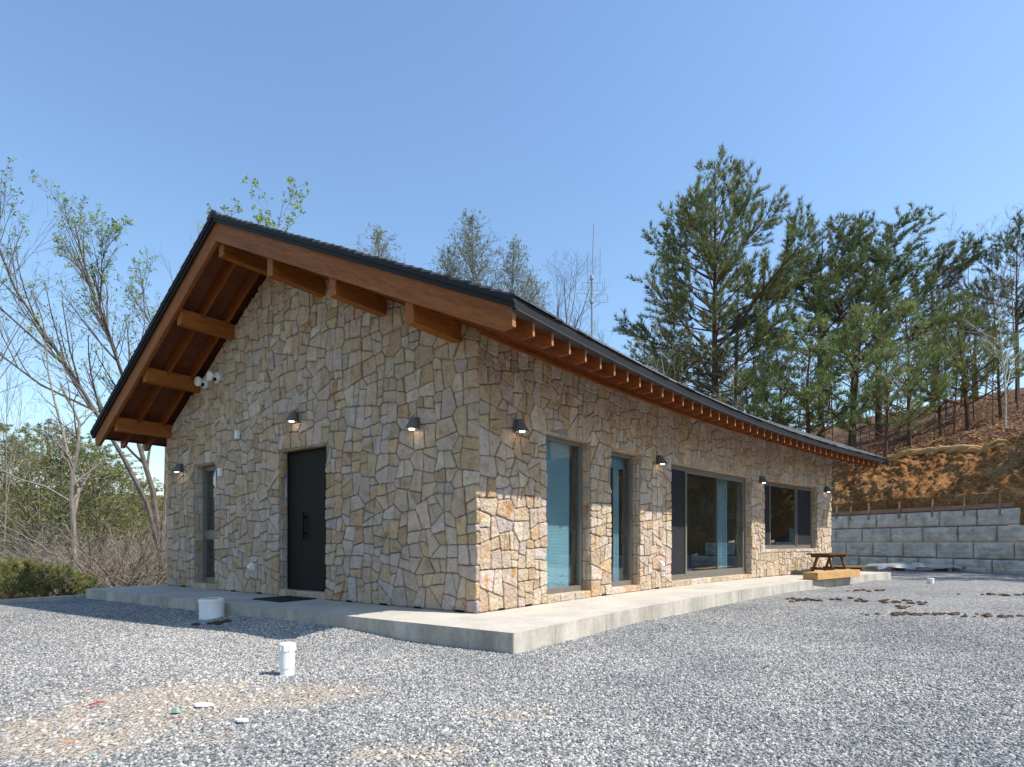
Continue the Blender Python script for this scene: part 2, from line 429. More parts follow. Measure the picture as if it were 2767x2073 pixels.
class MB:
    """collects polygons in world space; build() links them as one mesh object"""
    def __init__(s):
        s.v = []; s.f = []; s.c = []; s.mi = []
    def add(s, vs, fs, col=None, mi=0):
        o = len(s.v)
        s.v.extend([tuple(p) for p in vs])
        for f in fs:
            s.f.append(tuple(i + o for i in f)); s.c.append(col); s.mi.append(mi)
    def hexa(s, p, col=None, mi=0):
        """8 corners: bottom ring 0-3, top ring 4-7"""
        s.add(p, [(3, 2, 1, 0), (4, 5, 6, 7), (0, 1, 5, 4), (1, 2, 6, 5), (2, 3, 7, 6), (3, 0, 4, 7)], col, mi)
    def box(s, a, b, col=None, mi=0):
        x0, y0, z0 = a; x1, y1, z1 = b
        s.hexa([(x0, y0, z0), (x1, y0, z0), (x1, y1, z0), (x0, y1, z0), (x0, y0, z1), (x1, y0, z1), (x1, y1, z1), (x0, y1, z1)], col, mi)
    def bar(s, a, b, w, h, up=(0, 0, 1), col=None, mi=0):
        a = Vector(a); b = Vector(b); d = (b - a).normalized()
        side = d.cross(Vector(up)).normalized() * (w / 2); u2 = side.cross(d).normalized() * (h / 2)
        s.hexa([a - side - u2, a + side - u2, b + side - u2, b - side - u2, a - side + u2, a + side + u2, b + side + u2, b - side + u2], col, mi)
    def prism(s, ring0, ring1, col=None, mi=0, mi_side=None):
        n = len(ring0)
        s.add(list(ring0) + list(ring1), [tuple(range(n - 1, -1, -1)), tuple(range(n, 2 * n))], col, mi)
        s.add(list(ring0) + list(ring1), [(i, (i + 1) % n, n + (i + 1) % n, n + i) for i in range(n)], col, mi if mi_side is None else mi_side)
    def lathe(s, c, prof, n=24, col=None, mi=0, axis=None):
        c = Vector(c)
        if axis is None:
            X, Y, Z = Vector((1, 0, 0)), Vector((0, 1, 0)), Vector((0, 0, 1))
        else:
            Z = Vector(axis).normalized(); X = Z.orthogonal().normalized(); Y = Z.cross(X)
        vs = []
        for r, z in prof:
            for k in range(n):
                a = 2 * math.pi * k / n
                vs.append(c + X * (r * math.cos(a)) + Y * (r * math.sin(a)) + Z * z)
        fs = [(j * n + k, j * n + (k + 1) % n, (j + 1) * n + (k + 1) % n, (j + 1) * n + k) for j in range(len(prof) - 1) for k in range(n)]
        fs.append(tuple(range(n - 1, -1, -1))); fs.append(tuple(range((len(prof) - 1) * n, len(prof) * n)))
        s.add(vs, fs, col, mi)
    def tube(s, pts, rs, n=5, col=None):
        pts = [Vector(p) for p in pts]
        m = len(pts)
        vs = []
        d0 = (pts[1] - pts[0]).normalized()
        X = d0.orthogonal().normalized()
        for i in range(m):
            d = (pts[min(i + 1, m - 1)] - pts[max(i - 1, 0)])
            d = d.normalized() if d.length > 1e-9 else d0
            X = (X - d * X.dot(d)); X = X.normalized() if X.length > 1e-6 else d.orthogonal().normalized()
            Y = d.cross(X)
            for k in range(n):
                a = 2 * math.pi * k / n
                vs.append(pts[i] + X * (rs[i] * math.cos(a)) + Y * (rs[i] * math.sin(a)))
        fs = [(j * n + k, j * n + (k + 1) % n, (j + 1) * n + (k + 1) % n, (j + 1) * n + k) for j in range(m - 1) for k in range(n)]
        fs.append(tuple(range((m - 1) * n, m * n)))
        s.add(vs, fs, col)
    def mesh(s, name, mats, org):
        me = bpy.data.meshes.new(name)
        va = np.array(s.v, dtype=np.float64) - np.array(org)
        me.from_pydata(va.tolist(), [], s.f)
        for m in mats: me.materials.append(m)
        if len(mats) > 1:
            me.polygons.foreach_set('material_index', s.mi)
        if any(c is not None for c in s.c):
            at = me.color_attributes.new('Col', 'FLOAT_COLOR', 'CORNER')
            cols = []
            for f, c in zip(s.f, s.c):
                c = c if c is not None else (0.5, 0.5, 0.5, 0)
                cc = tuple(c) if len(c) == 4 else (*c, 1.0)
                cols.extend(cc * len(f))
            at.data.foreach_set('color', cols)
        me.update()
        return me
    def build(s, name, mats, parent=None, smooth=False, org=None):
        if not isinstance(mats, (list, tuple)): mats = [mats]
        va = np.array(s.v)
        if org is None:
            lo = va.min(0); hi = va.max(0); org = ((lo[0] + hi[0]) / 2, (lo[1] + hi[1]) / 2, lo[2])
        me = s.mesh(name, mats, org)
        if smooth: me.polygons.foreach_set('use_smooth', [True] * len(me.polygons))
        o = bpy.data.objects.new(name, me)
        return put(o, org, parent)

def np_mesh(name, verts, faces, mat, org, parent=None, cols=None, smooth=False, attrs=None):
    """verts (n,3) world, faces (m,k) constant k; optional per-face colours"""
    me = bpy.data.meshes.new(name)
    v = np.asarray(verts, dtype=np.float32) - np.array(org, dtype=np.float32)
    fc = np.asarray(faces, dtype=np.int32); k = fc.shape[1]
    me.vertices.add(len(v)); me.vertices.foreach_set('co', v.ravel())
    me.loops.add(fc.size); me.loops.foreach_set('vertex_index', fc.ravel())
    me.polygons.add(len(fc)); me.polygons.foreach_set('loop_start', np.arange(0, fc.size, k, dtype=np.int32))
    me.polygons.foreach_set('loop_total', np.full(len(fc), k, dtype=np.int32))
    if smooth: me.polygons.foreach_set('use_smooth', np.ones(len(fc), dtype=bool))
    me.materials.append(mat)
    if cols is not None:
        at = me.color_attributes.new('Col', 'FLOAT_COLOR', 'CORNER')
        c4 = np.concatenate([cols, np.ones((len(cols), 1))], 1).astype(np.float32)
        at.data.foreach_set('color', np.repeat(c4, k, axis=0).ravel())
    if attrs:
        for an, av in attrs.items():
            a = me.attributes.new(an, 'FLOAT', 'POINT'); a.data.foreach_set('value', np.asarray(av, dtype=np.float32))
    me.update(calc_edges=True)
    o = bpy.data.objects.new(name, me)
    return put(o, org, parent)

def copy_tree(src, loc, rotz=0.0, scale=1.0):
    """copy of a top-level thing and its parts"""
    r = src.copy(); put(r, loc)
    r.rotation_euler = (0, 0, rotz); r.scale = (scale,) * 3 if not isinstance(scale, tuple) else scale
    for ch in src.children:
        c = ch.copy(); COL.objects.link(c); c.parent = r
    return r

# ------------------------------------------------------------------ plan geometry of the house
# (s, off): s runs along the long front wall, which is a shallow arc; off is the distance in front of that wall
CX, CY = -0.4287, 7.3485
G = Vector((-0.80631, 0.59149)); NG = Vector((-0.59149, -0.80631)); NLv = -G
RAD = 58.0
CEN = Vector((CX, CY)) + NLv * RAD
WG, SEND = 8.18, 14.5
HR, HA, HL = 3.19, 5.75, 2.92                 # underside of the roof deck at front eave, ridge, rear eave
TR, TA, TL = -1.223, 4.33, 8.80               # the same points measured from the house corner along the gable
SPITCH = 0.373

def PM(s, off, z):
    if s <= 0:
        p = Vector((CX, CY)) + NLv * off - NG * s
    else:
        a = -s / RAD; v = -NLv; ca, sa = math.cos(a), math.sin(a)
        p = CEN + Vector((ca * v.x - sa * v.y, sa * v.x + ca * v.y)) * (RAD - off)
    return Vector((p.x, p.y, z))

def nl_at(s):
    a = -max(s, 0) / RAD; ca, sa = math.cos(a), math.sin(a)
    return Vector((ca * NLv.x - sa * NLv.y, sa * NLv.x + ca * NLv.y, 0))

def deck(t):
    return HR + (HA - HR) * (t - TR) / (TA - TR) if t <= TA else HA + (HL - HA) * (t - TA) / (TL - TA)

def s_barge(off):
    return -(0.885 + 0.017 * (1.22 - off))

def PB(sfrac, off, z):
    """s with the skewed gable verge: negative s is scaled to the verge"""
    return PM(sfrac, off, z)

# ------------------------------------------------------------------ terrain functions
WA = Vector((14.53, 27.30)); WD = Vector((0.358, -0.934)); WN = Vector((0.934, 0.358))
GZ = -0.21
KP = Vector((-8.42, 11.25)); KD = Vector((0.552, 0.834)); KN = Vector((-0.834, 0.552))

def sm(a, b, x):
    t = min(1, max(0, (x - a) / (b - a))); return t * t * (3 - 2 * t)

def wall_top(k):
    return GZ + 0.6 * 4 if k < 7.0 else GZ + 0.6 * max(0.3, 4 - (k - 7.0) / 1.6)

def hill(k, q):
    w0 = wall_top(k); h = w0 + (2.19 - w0) * sm(0.3, 2.2, q) * (1 if k < 7 else max(0.35, 1 - (k - 7) / 22)) + 0.05
    bank = 2.45 * min(1, max(0, q / 3.4)) ** 0.85
    f = 0.30 * max(0, q - 3.4) if q < 32 else 0.30 * 28.6 - 0.2 * (q - 32)
    return h + bank + f + (0.9 * noise.noise((k * 0.11, q * 0.11, 3.1)) * sm(3.4, 7, q) if q > 3.4 else 0.35 * noise.noise((k * 0.2, q * 0.25, 3.1)) * sm(0, 1.5, q) * (1 - sm(2.4, 3.4, q)))

def kq(x, y):
    d = Vector((x, y)) - WA
    return d.dot(WD), d.dot(WN)

def wood_h(x, y):
    d = Vector((x, y)) - KP; p = d.dot(KN)
    return -0.32 - 1.9 * sm(0.2, 14, p) + 0.16 * max(0, p - 22) + 0.25 * noise.noise((x * 0.2, y * 0.2, 0.7))

def ground_h(x, y):
    k, q = kq(x, y)
    if q > 0.4: return hill(k, q)
    d = Vector((x, y)) - KP
    if d.dot(KN) > 0: return wood_h(x, y)
    return GZ

def yard_h(x, y):
    h = GZ + 0.035 * noise.noise((x * 0.45, y * 0.45, 0)) + 0.012 * noise.noise((x * 1.7, y * 1.7, 2.0))
    # gravel heaped a little against the terrace
    d = Vector((x - CX, y - CY)); o = d.dot(NG) ; t = d.dot(G)
    if -1.6 < t < 8.8:
        h += 0.055 * math.exp(-((o - 1.15) / 0.35) ** 2) * sm(-0.3, 1.2, t)
    return h

# ------------------------------------------------------------------ yard, terrace, kerb
def build_yard():
    def in_house(x, y):
        return False
    pts = []
    xs = np.concatenate([np.arange(-13, -6.0, 0.35), np.arange(-6.0, 7.0, 0.13), np.arange(7.0, 31, 0.4)])
    ys = np.concatenate([np.arange(-10, 2.2, 0.6), np.arange(2.2, 9.0, 0.13), np.arange(9.0, 36, 0.4)])
    nx, ny = len(xs), len(ys)
    V = np.zeros((nx * ny, 3)); dens = np.zeros(nx * ny); sand = np.zeros(nx * ny)
    spots = [(-2.35, 4.15, 1.15, 0.55), (-2.9, 3.35, 1.3, 0.42), (-1.45, 4.35, 0.55, 0.3), (-0.55, 3.05, 0.5, 0.16), (0.05, 3.75, 0.35, 0.12),
             (4.0, 7.35, 0.30, 0.10), (-8.2, 8.9, 0.6, 0.25)]
    i = 0
    for y in ys:
        for x in xs:
            V[i] = (x, y, yard_h(x, y))
            sd = 0
            for (a, b, rx, ry) in spots:
                d = ((x - a) / rx) ** 2 + ((y - b) / ry) ** 2
                d += 0.9 * noise.noise((x * 3.1, y * 4.7, 5.5)) + 0.5 * noise.noise((x * 8, y * 9, 1.5))
                sd = max(sd, 1 - sm(0.35, 1.25, d))
            sand[i] = sd
            r = math.hypot(x, y)
            dn = 1.0 if r < 6.5 else max(0.0, 1 - (r - 6.5) / 5.5)
            if abs(x) > 0.98 * y + 2.2 or y < 1.6: dn = 0
            d = Vector((x - CX, y - CY)); o = d.dot(NG); t = d.dot(G)
            if o < 0.88 and t > -1.1 and r < 30: dn = 0
            if (Vector((x, y)) - CEN).length > RAD - 1.16 and o < 0.9: dn = 0
            if (Vector((x, y)) - KP).dot(KN) > -0.1: dn = 0
            if kq(x, y)[1] > -0.15: dn = 0
            dens[i] = dn * (1 - 0.84 * sd)
            i += 1
    faces = []
    for b in range(ny - 1):
        for a in range(nx - 1):
            i0 = b * nx + a
            c = (V[i0] + V[i0 + nx + 1]) / 2
            if (Vector((c[0], c[1])) - KP).dot(KN) > 0.12: continue
            k, q = kq(c[0], c[1])
            if q > 0.5: continue
            faces.append((i0, i0 + 1, i0 + nx + 1, i0 + nx))
    o = np_mesh('gravel_yard', V, faces, M['gravel'], (0, 0, GZ), smooth=True, attrs={'dens': dens, 'sand': sand})
    tag(o, kind='structure')
    return o, xs, ys, V, dens, sand, faces

YARD, _xs, _ys, YV, YD, YS, YF = build_yard()

def scatter(name, label, mat, base_v, base_f, dens, density, smin, smax, flat, seed, attr='w'):
    """loose stones strewn over the yard: one object, geometry nodes"""
    keep = [f for f in base_f if max(dens[i] for i in f) > 0.01]
    o = np_mesh(name, base_v, keep, mat, (0, 0, GZ), attrs={attr: dens})
    ng = bpy.data.node_groups.new(name, 'GeometryNodeTree')
    ng.interface.new_socket('Geometry', in_out='INPUT', socket_type='NodeSocketGeometry')
    ng.interface.new_socket('Geometry', in_out='OUTPUT', socket_type='NodeSocketGeometry')
    gi = ng.nodes.new('NodeGroupInput'); go = ng.nodes.new('NodeGroupOutput')
    dp = ng.nodes.new('GeometryNodeDistributePointsOnFaces'); dp.distribute_method = 'RANDOM'
    dp.inputs['Seed'].default_value = seed
    na = ng.nodes.new('GeometryNodeInputNamedAttribute'); na.data_type = 'FLOAT'; na.inputs['Name'].default_value = attr
    mu = ng.nodes.new('ShaderNodeMath'); mu.operation = 'MULTIPLY'; mu.inputs[1].default_value = density
    ng.links.new(na.outputs['Attribute'], mu.inputs[0]); ng.links.new(mu.outputs[0], dp.inputs['Density'])
    ng.links.new(gi.outputs[0], dp.inputs['Mesh'])
    gtoi = ng.nodes.new('GeometryNodeGeometryToInstance')
    for v in range(5):
        ic = ng.nodes.new('GeometryNodeMeshIcoSphere'); ic.inputs['Radius'].default_value = 1.0; ic.inputs['Subdivisions'].default_value = 1
        sp = ng.nodes.new('GeometryNodeSetPosition')
        nz = ng.nodes.new('ShaderNodeTexNoise'); nz.noise_dimensions = '4D'
        nz.inputs['W'].default_value = v * 7.3 + seed; nz.inputs['Scale'].default_value = 1.1
        sb = ng.nodes.new('ShaderNodeVectorMath'); sb.operation = 'SUBTRACT'; sb.inputs[1].default_value = (0.5, 0.5, 0.5)
        sc = ng.nodes.new('ShaderNodeVectorMath'); sc.operation = 'SCALE'; sc.inputs['Scale'].default_value = 1.9
        ng.links.new(nz.outputs['Color'], sb.inputs[0]); ng.links.new(sb.outputs[0], sc.inputs[0])
        ng.links.new(ic.outputs['Mesh'], sp.inputs['Geometry']); ng.links.new(sc.outputs[0], sp.inputs['Offset'])
        tr = ng.nodes.new('GeometryNodeTransform'); tr.inputs['Scale'].default_value = (1.0, 0.62 + 0.07 * v, flat)
        ng.links.new(sp.outputs[0], tr.inputs['Geometry'])
        sm_ = ng.nodes.new('GeometryNodeSetMaterial'); sm_.inputs['Material'].default_value = mat
        ng.links.new(tr.outputs[0], sm_.inputs['Geometry'])
        ng.links.new(sm_.outputs[0], gtoi.inputs[0])
    ip = ng.nodes.new('GeometryNodeInstanceOnPoints')
    ng.links.new(dp.outputs['Points'], ip.inputs['Points']); ng.links.new(gtoi.outputs[0], ip.inputs['Instance'])
    ip.inputs['Pick Instance'].default_value = True
    ri = ng.nodes.new('FunctionNodeRandomValue'); ri.data_type = 'INT'; ri.inputs['Min'].default_value = 0; ri.inputs['Max'].default_value = 4
    rr = ng.nodes.new('FunctionNodeRandomValue'); rr.data_type = 'FLOAT_VECTOR'
    rr.inputs['Min'].default_value = (-0.5, -0.5, 0); rr.inputs['Max'].default_value = (0.5, 0.5, 6.283)
    rs = ng.nodes.new('FunctionNodeRandomValue'); rs.data_type = 'FLOAT'
    def sock(n, t, nm, out=False):
        for x in (n.outputs if out else n.inputs):
            if x.name == nm and x.enabled: return x
    sock(rs, 0, 'Min').default_value = smin; sock(rs, 0, 'Max').default_value = smax
    sock(ri, 0, 'Min').default_value = 0; sock(ri, 0, 'Max').default_value = 4
    sock(rr, 0, 'Min').default_value = (-0.5, -0.5, 0); sock(rr, 0, 'Max').default_value = (0.5, 0.5, 6.283)
    ri.inputs['Seed'].default_value = 1; rr.inputs['Seed'].default_value = 2; rs.inputs['Seed'].default_value = 3
    ng.links.new(sock(ri, 0, 'Value', True), ip.inputs['Instance Index'])
    ng.links.new(sock(rr, 0, 'Value', True), ip.inputs['Rotation'])
    ng.links.new(sock(rs, 0, 'Value', True), ip.inputs['Scale'])
    ng.links.new(ip.outputs[0], go.inputs[0])
    md = o.modifiers.new('scatter', 'NODES'); md.node_group = ng
    tag(o, label, 'gravel', kind='stuff')
    return o

scatter('gravel', 'loose grey crushed gravel covering the yard', M['pebble'], YV, YF, YD, 4200.0, 0.0050, 0.0140, 0.55, 3)
_rub = np.clip(YS * 1.0, 0, 1) * (YD > 0.0)
scatter('rubble', 'sandy beige stone chips and rubble in the bare patch', M['rubble'], YV, YF, _rub, 300.0, 0.005, 0.024, 0.5, 9)

def build_terrace():
    mb = MB()
    out = [PM(-1.31, -8.5, 0), PM(-1.15, -3.5, 0), PM(-0.99, 1.277, 0)]
    ss = np.linspace(-0.4, 15.42, 34)
    out += [PM(s, 1.277, 0) for s in ss]
    out += [PM(s, -8.5, 0) for s in np.linspace(15.42, 0.0, 20)]
    top = [Vector((p.x, p.y, 0)) for p in out]; bot = [Vector((p.x, p.y, -0.45)) for p in out]
    mb.prism(bot, top)
    o = mb.build('terrace_slab', M['slab'], org=(CX, CY, -0.45))
    bv = o.modifiers.new('edge', 'BEVEL'); bv.width = 0.014; bv.segments = 2; bv.limit_method = 'ANGLE'; bv.angle_limit = rad(50)
    tag(o, kind='structure')
    for i in range(12):
        s_ = -0.2 + 1.22 * i + random.uniform(-0.1, 0.1)
        m1 = MB(); m1.hexa([PM(s_, 1.27, -0.44), PM(s_ + 0.008, 1.27, -0.44), PM(s_ + 0.008, 1.2795, -0.44), PM(s_, 1.2795, -0.44), PM(s_, 1.27, -0.004), PM(s_ + 0.008, 1.27, -0.004), PM(s_ + 0.008, 1.2795, -0.004), PM(s_, 1.2795, -0.004)])
        m1.build('form_seam', M['kerb'], o)
    for i in range(8):
        t = -0.7 + 1.2 * i + random.uniform(-0.1, 0.1); oo = 0.99 + 0.0327 * (t + 1.277)
        m1 = MB(); m1.hexa([PM(-oo + 0.01, -t, -0.44), PM(-oo + 0.01, -t - 0.008, -0.44), PM(-oo - 0.006, -t - 0.008, -0.44), PM(-oo - 0.006, -t, -0.44), PM(-oo + 0.01, -t, -0.004), PM(-oo + 0.01, -t - 0.008, -0.004), PM(-oo - 0.006, -t - 0.008, -0.004), PM(-oo - 0.006, -t, -0.004)])
        m1.build('form_seam', M['kerb'], o)
build_terrace()

mb = MB()
for i in range(8):
    a = KP + KD * (-9 + i * 2.3); b = KP + KD * (-9 + i * 2.3 + 2.27)
    z1 = GZ + 0.075 + random.uniform(-0.006, 0.006)
    P = [a, b, b + KN * 0.17, a + KN * 0.17]
    mb.hexa([(p.x, p.y, -1.2) for p in P] + [(p.x, p.y, z1) for p in P])
for i in range(14):
    a = KP + KD * (9.5 + i * 2.0); b = KP + KD * (9.5 + i * 2.0 + 1.97)
    P = [a, b, b + KN * 0.17, a + KN * 0.17]
    mb.hexa([(p.x, p.y, -1.2) for p in P] + [(p.x, p.y, GZ + 0.08) for p in P])
kb = mb.build('kerb', M['kerb']); tag(kb, kind='structure')

# ------------------------------------------------------------------ the house
HOUSE = root('stone_house', PM(0, 0, 0), 'long curved single-storey house faced in tan field stone with a dark shingle gable roof', 'house')

def clip(poly, nx, ny, c):
    """keep nx*x+ny*y <= c"""
    out = []
    n = len(poly)
    for i in range(n):
        a = poly[i]; b = poly[(i + 1) % n]
        da = nx * a[0] + ny * a[1] - c; db = nx * b[0] + ny * b[1] - c
        if da <= 0: out.append(a)
        if (da < 0 < db) or (db < 0 < da):
            t = da / (da - db); out.append((a[0] + (b[0] - a[0]) * t, a[1] + (b[1] - a[1]) * t))
    return out

def area(p):
    return 0.5 * abs(sum(p[i][0] * p[(i + 1) % len(p)][1] - p[(i + 1) % len(p)][0] * p[i][1] for i in range(len(p))))

def stone_cells(x0, x1, ztop, openings, seed, joint=0.0055):
    rng = random.Random(seed)
    seeds = []
    x = x0 - 0.3
    col = 0
    while x < x1 + 0.3:
        w = rng.uniform(0.29, 0.44)
        z = -rng.uniform(0, 0.3)
        while z < 6.2:
            h = rng.choice([0.26, 0.32, 0.39, 0.46]) * rng.uniform(0.9, 1.1)
            pz = z + h / 2; px = x + w / 2 + rng.uniform(-0.028, 0.028) + 0.16 * noise.noise((x * 0.35 + seed, pz * 0.9, 2.0)) + 0.05 * noise.noise((x * 2 + seed, pz * 3.1, 7.0))
            seeds.append((px + rng.uniform(-0.06, 0.06), pz, rng.uniform(-0.02, 0.02)))
            z += h
        x += w
        col += 1
    def inside(s):
        if not (x0 + 0.05 < s[0] < x1 - 0.05 and 0.05 < s[1] < ztop(min(max(s[0], x0), x1)) + 0.35): return False
        for (a, b, c, d) in openings:
            if a - 0.06 < s[0] < b + 0.06 and c - 0.06 < s[1] < d + 0.06: return False
        return True
    real = [s for s in seeds if inside(s)]
    j2 = joint
    ghost = []
    for (x, z, w) in real:
        if x < x0 + 0.5: ghost.append((2 * (x0 - j2) - x, z, w))
        if x > x1 - 0.5: ghost.append((2 * (x1 + j2) - x, z, w))
        if z < 0.5: ghost.append((x, -z + 0.006, w))
        for (a, b, c, d) in openings:
            if c - 0.1 < z < d + 0.12:
                if a - 0.45 < x < a and z < d - 0.24: ghost.append((2 * (a + j2 * 0.6) - x, z, w))
                if b < x < b + 0.45 and z < d - 0.24: ghost.append((2 * (b - j2 * 0.6) - x, z, w))
            if a + 0.03 < x < b - 0.03:
                if d < z < d + 0.45: ghost.append((x, 2 * (d - j2 * 0.6) - z, w))
                if c - 0.45 < z < c: ghost.append((x, 2 * (c + j2 * 0.6) - z, w))
    allp = real + ghost
    A = np.array(allp)
    out = []
    def split(pl, lim, lvl=0):
        # break large cells with slightly slanted cuts, so that joints meet in Ts
        xs = [p[0] for p in pl]; zs = [p[1] for p in pl]
        wx, wz = max(xs) - min(xs), max(zs) - min(zs)
        if (area(pl) < lim and max(wx, wz) < 0.40 and max(wx, wz) < 1.75 * min(wx, wz)) or area(pl) < 0.024 or lvl > 3:
            if area(pl) > 0.0022: out.append(pl)
            return
        cx = sum(xs) / len(xs) + rng.uniform(-0.12, 0.12) * wx; cz = sum(zs) / len(zs) + rng.uniform(-0.12, 0.12) * wz
        vert = wx * rng.uniform(0.95, 1.25) > wz
        th = rng.gauss(0, 0.10) if vert else math.pi / 2 + rng.gauss(0, 0.20)
        nx_, nz_ = math.cos(th), math.sin(th); c_ = nx_ * cx + nz_ * cz
        for sg in (1, -1):
            q = clip(pl, sg * nx_, sg * nz_, sg * c_ - joint * rng.uniform(0.7, 1.3))
            if len(q) > 2: split(q, lim * rng.uniform(0.8, 1.25), lvl + 1)
    for i, (px, pz, pw) in enumerate(real):
        d2 = (A[:, 0] - px) ** 2 + (A[:, 1] - pz) ** 2
        idx = np.argsort(d2)[1:26]
        poly = [(px - 0.6, pz - 0.6), (px + 0.6, pz - 0.6), (px + 0.6, pz + 0.6), (px - 0.6, pz + 0.6)]
        for j in idx:
            if d2[j] > 1.4 or d2[j] < 1e-9: continue
            qx, qz, qw = allp[j]
            dx, dz = qx - px, qz - pz; ln = math.hypot(dx, dz)
            c = (qx * qx + qz * qz - px * px - pz * pz + pw - qw) / 2
            poly = clip(poly, dx / ln, dz / ln, c / ln - joint * rng.uniform(0.6, 1.3))
            if len(poly) < 3: break
        if len(poly) < 3: continue
        poly = clip(poly, 0, -1, -0.002)
        poly = clip(poly, -1, 0, -(x0)); poly = clip(poly, 1, 0, x1)
        # roof line
        zt0 = ztop(px - 0.01); zt1 = ztop(px + 0.01); m = (zt1 - zt0) / 0.02
        poly = clip(poly, -m, 1, zt0 - m * (px - 0.01)) if len(poly) > 2 else poly
        pieces = [poly]
        for (a, b, c, d) in openings:
            nw = []
            for pl in pieces:
                if len(pl) < 3: continue
                xs = [p[0] for p in pl]; zs = [p[1] for p in pl]
                if max(xs) > a + 0.003 and min(xs) < b - 0.003 and max(zs) > c + 0.003 and min(zs) < d - 0.003:
                    nw.append(clip(pl, 1, 0, a)); nw.append(clip(pl, -1, 0, -b))
                    mid_ = clip(clip(pl, -1, 0, -a - joint), 1, 0, b - joint) if len(pl) > 2 else []
                    if len(mid_) > 2:
                        nw.append(clip(mid_, 0, 1, c)); nw.append(clip(mid_, 0, -1, -d))
                else:
                    nw.append(pl)
            pieces = nw
        for pl in pieces:
            if len(pl) > 2 and area(pl) > 0.0022: split(pl, rng.choice([0.040, 0.058, 0.075, 0.095]))
    return out

PAL = [((0.50, 0.370, 0.240), 6), ((0.55, 0.425, 0.300), 6), ((0.50, 0.395, 0.320), 5), ((0.50, 0.435, 0.390), 3), ((0.43, 0.275, 0.135), 2),
       ((0.62, 0.51, 0.405), 4), ((0.42, 0.315, 0.215), 2), ((0.52, 0.335, 0.175), 2)]
_palw = [w for _, w in PAL]

def stone_col(rng):
    c = rng.choices(PAL, _palw)[0][0]
    c = tuple(0.62 * x + 0.38 * m for x, m in zip(c, (0.56, 0.445, 0.34)))
    k = rng.uniform(0.95, 1.16)
    st = 1.0 if rng.random() < 0.55 else (0.35 if rng.random() < 0.5 else 0.0)
    return (c[0] * k, c[1] * k * rng.uniform(0.97, 1.03), c[2] * k * rng.uniform(0.93, 1.07), st)

def stone_rings(poly, rng, proud):
    """outline with clipped corners; returns back ring, shoulder ring, face ring in (x, z, depth)"""
    n = len(poly)
    # drop near-duplicate points
    pts = [p for i, p in enumerate(poly) if math.hypot(p[0] - poly[i - 1][0], p[1] - poly[i - 1][1]) > 0.006]
    n = len(pts)
    if n < 3: return None
    cx = sum(p[0] for p in pts) / n; cz = sum(p[1] for p in pts) / n
    o = []
    for i in range(n):
        a = pts[i - 1]; b = pts[i]; c = pts[(i + 1) % n]
        la = math.hypot(a[0] - b[0], a[1] - b[1]); lc = math.hypot(c[0] - b[0], c[1] - b[1])
        k = min(0.020, 0.28 * la, 0.28 * lc)
        ta = k / la; tc = k / lc
        o.append((b[0] + (a[0] - b[0]) * ta, b[1] + (a[1] - b[1]) * ta))
        o.append((b[0] + (c[0] - b[0]) * tc, b[1] + (c[1] - b[1]) * tc))
        if lc > 0.17:
            mx, mz = (b[0] + c[0]) / 2, (b[1] + c[1]) / 2
            ex, ez = (c[0] - b[0]) / lc, (c[1] - b[1]) / lc
            j = rng.uniform(-0.009, 0.003)
            o.append((mx + ez * -j * -1, mz + ex * j * -1 * -1) if False else (mx - (mx - cx) * 0.0 + (-(-ez)) * j, mz + (-ex) * j))
    ar = area(o); sz = math.sqrt(ar)
    tx, tz = rng.uniform(-0.03, 0.03), rng.uniform(-0.03, 0.03)
    i1 = min(0.010, 0.06 * sz)
    def shrink(p, d):
        l = math.hypot(p[0] - cx, p[1] - cz); k = max(0.5, 1 - d / max(l, 0.02))
        return (cx + (p[0] - cx) * k, cz + (p[1] - cz) * k)
    back = [(p[0], p[1], -0.05) for p in o]
    mid = [(p[0], p[1], proud - 0.010 + tx * (p[0] - cx) + tz * (p[1] - cz)) for p in o]
    face = []
    for p in o:
        q = shrink(p, i1); face.append((q[0], q[1], proud + tx * (q[0] - cx) + tz * (q[1] - cz) + rng.uniform(-0.002, 0.002)))
    return back, mid, face

def add_stone(mb, rings, mapf, col):
    back, mid, face = rings
    n = len(back)
    vs = [mapf(*p) for p in back + mid + face]
    fs = []
    for i in range(n):
        j = (i + 1) % n
        fs.append((i, j, n + j, n + i)); fs.append((n + i, n + j, 2 * n + j, 2 * n + i))
    fs.append(tuple(range(2 * n, 3 * n)))
    mb.add(vs, fs, col)

FRONT_OPEN = [(1.55, 2.76, -0.3, 2.48), (3.41, 4.41, -0.3, 2.465), (5.64, 9.54, -0.3, 2.465), (10.27, 13.55, 0.68, 2.46)]
GABLE_OPEN = [(6.28, 7.06, -0.3, 2.355), (2.99, 4.22, -0.3, 2.385)]
gable_top = lambda t: deck(t) - 0.255
front_top = lambda s: 3.52
mapG = lambda t, z, d: PM(-d, -t, z)
mapF = lambda s, z, d: PM(s, d, z)

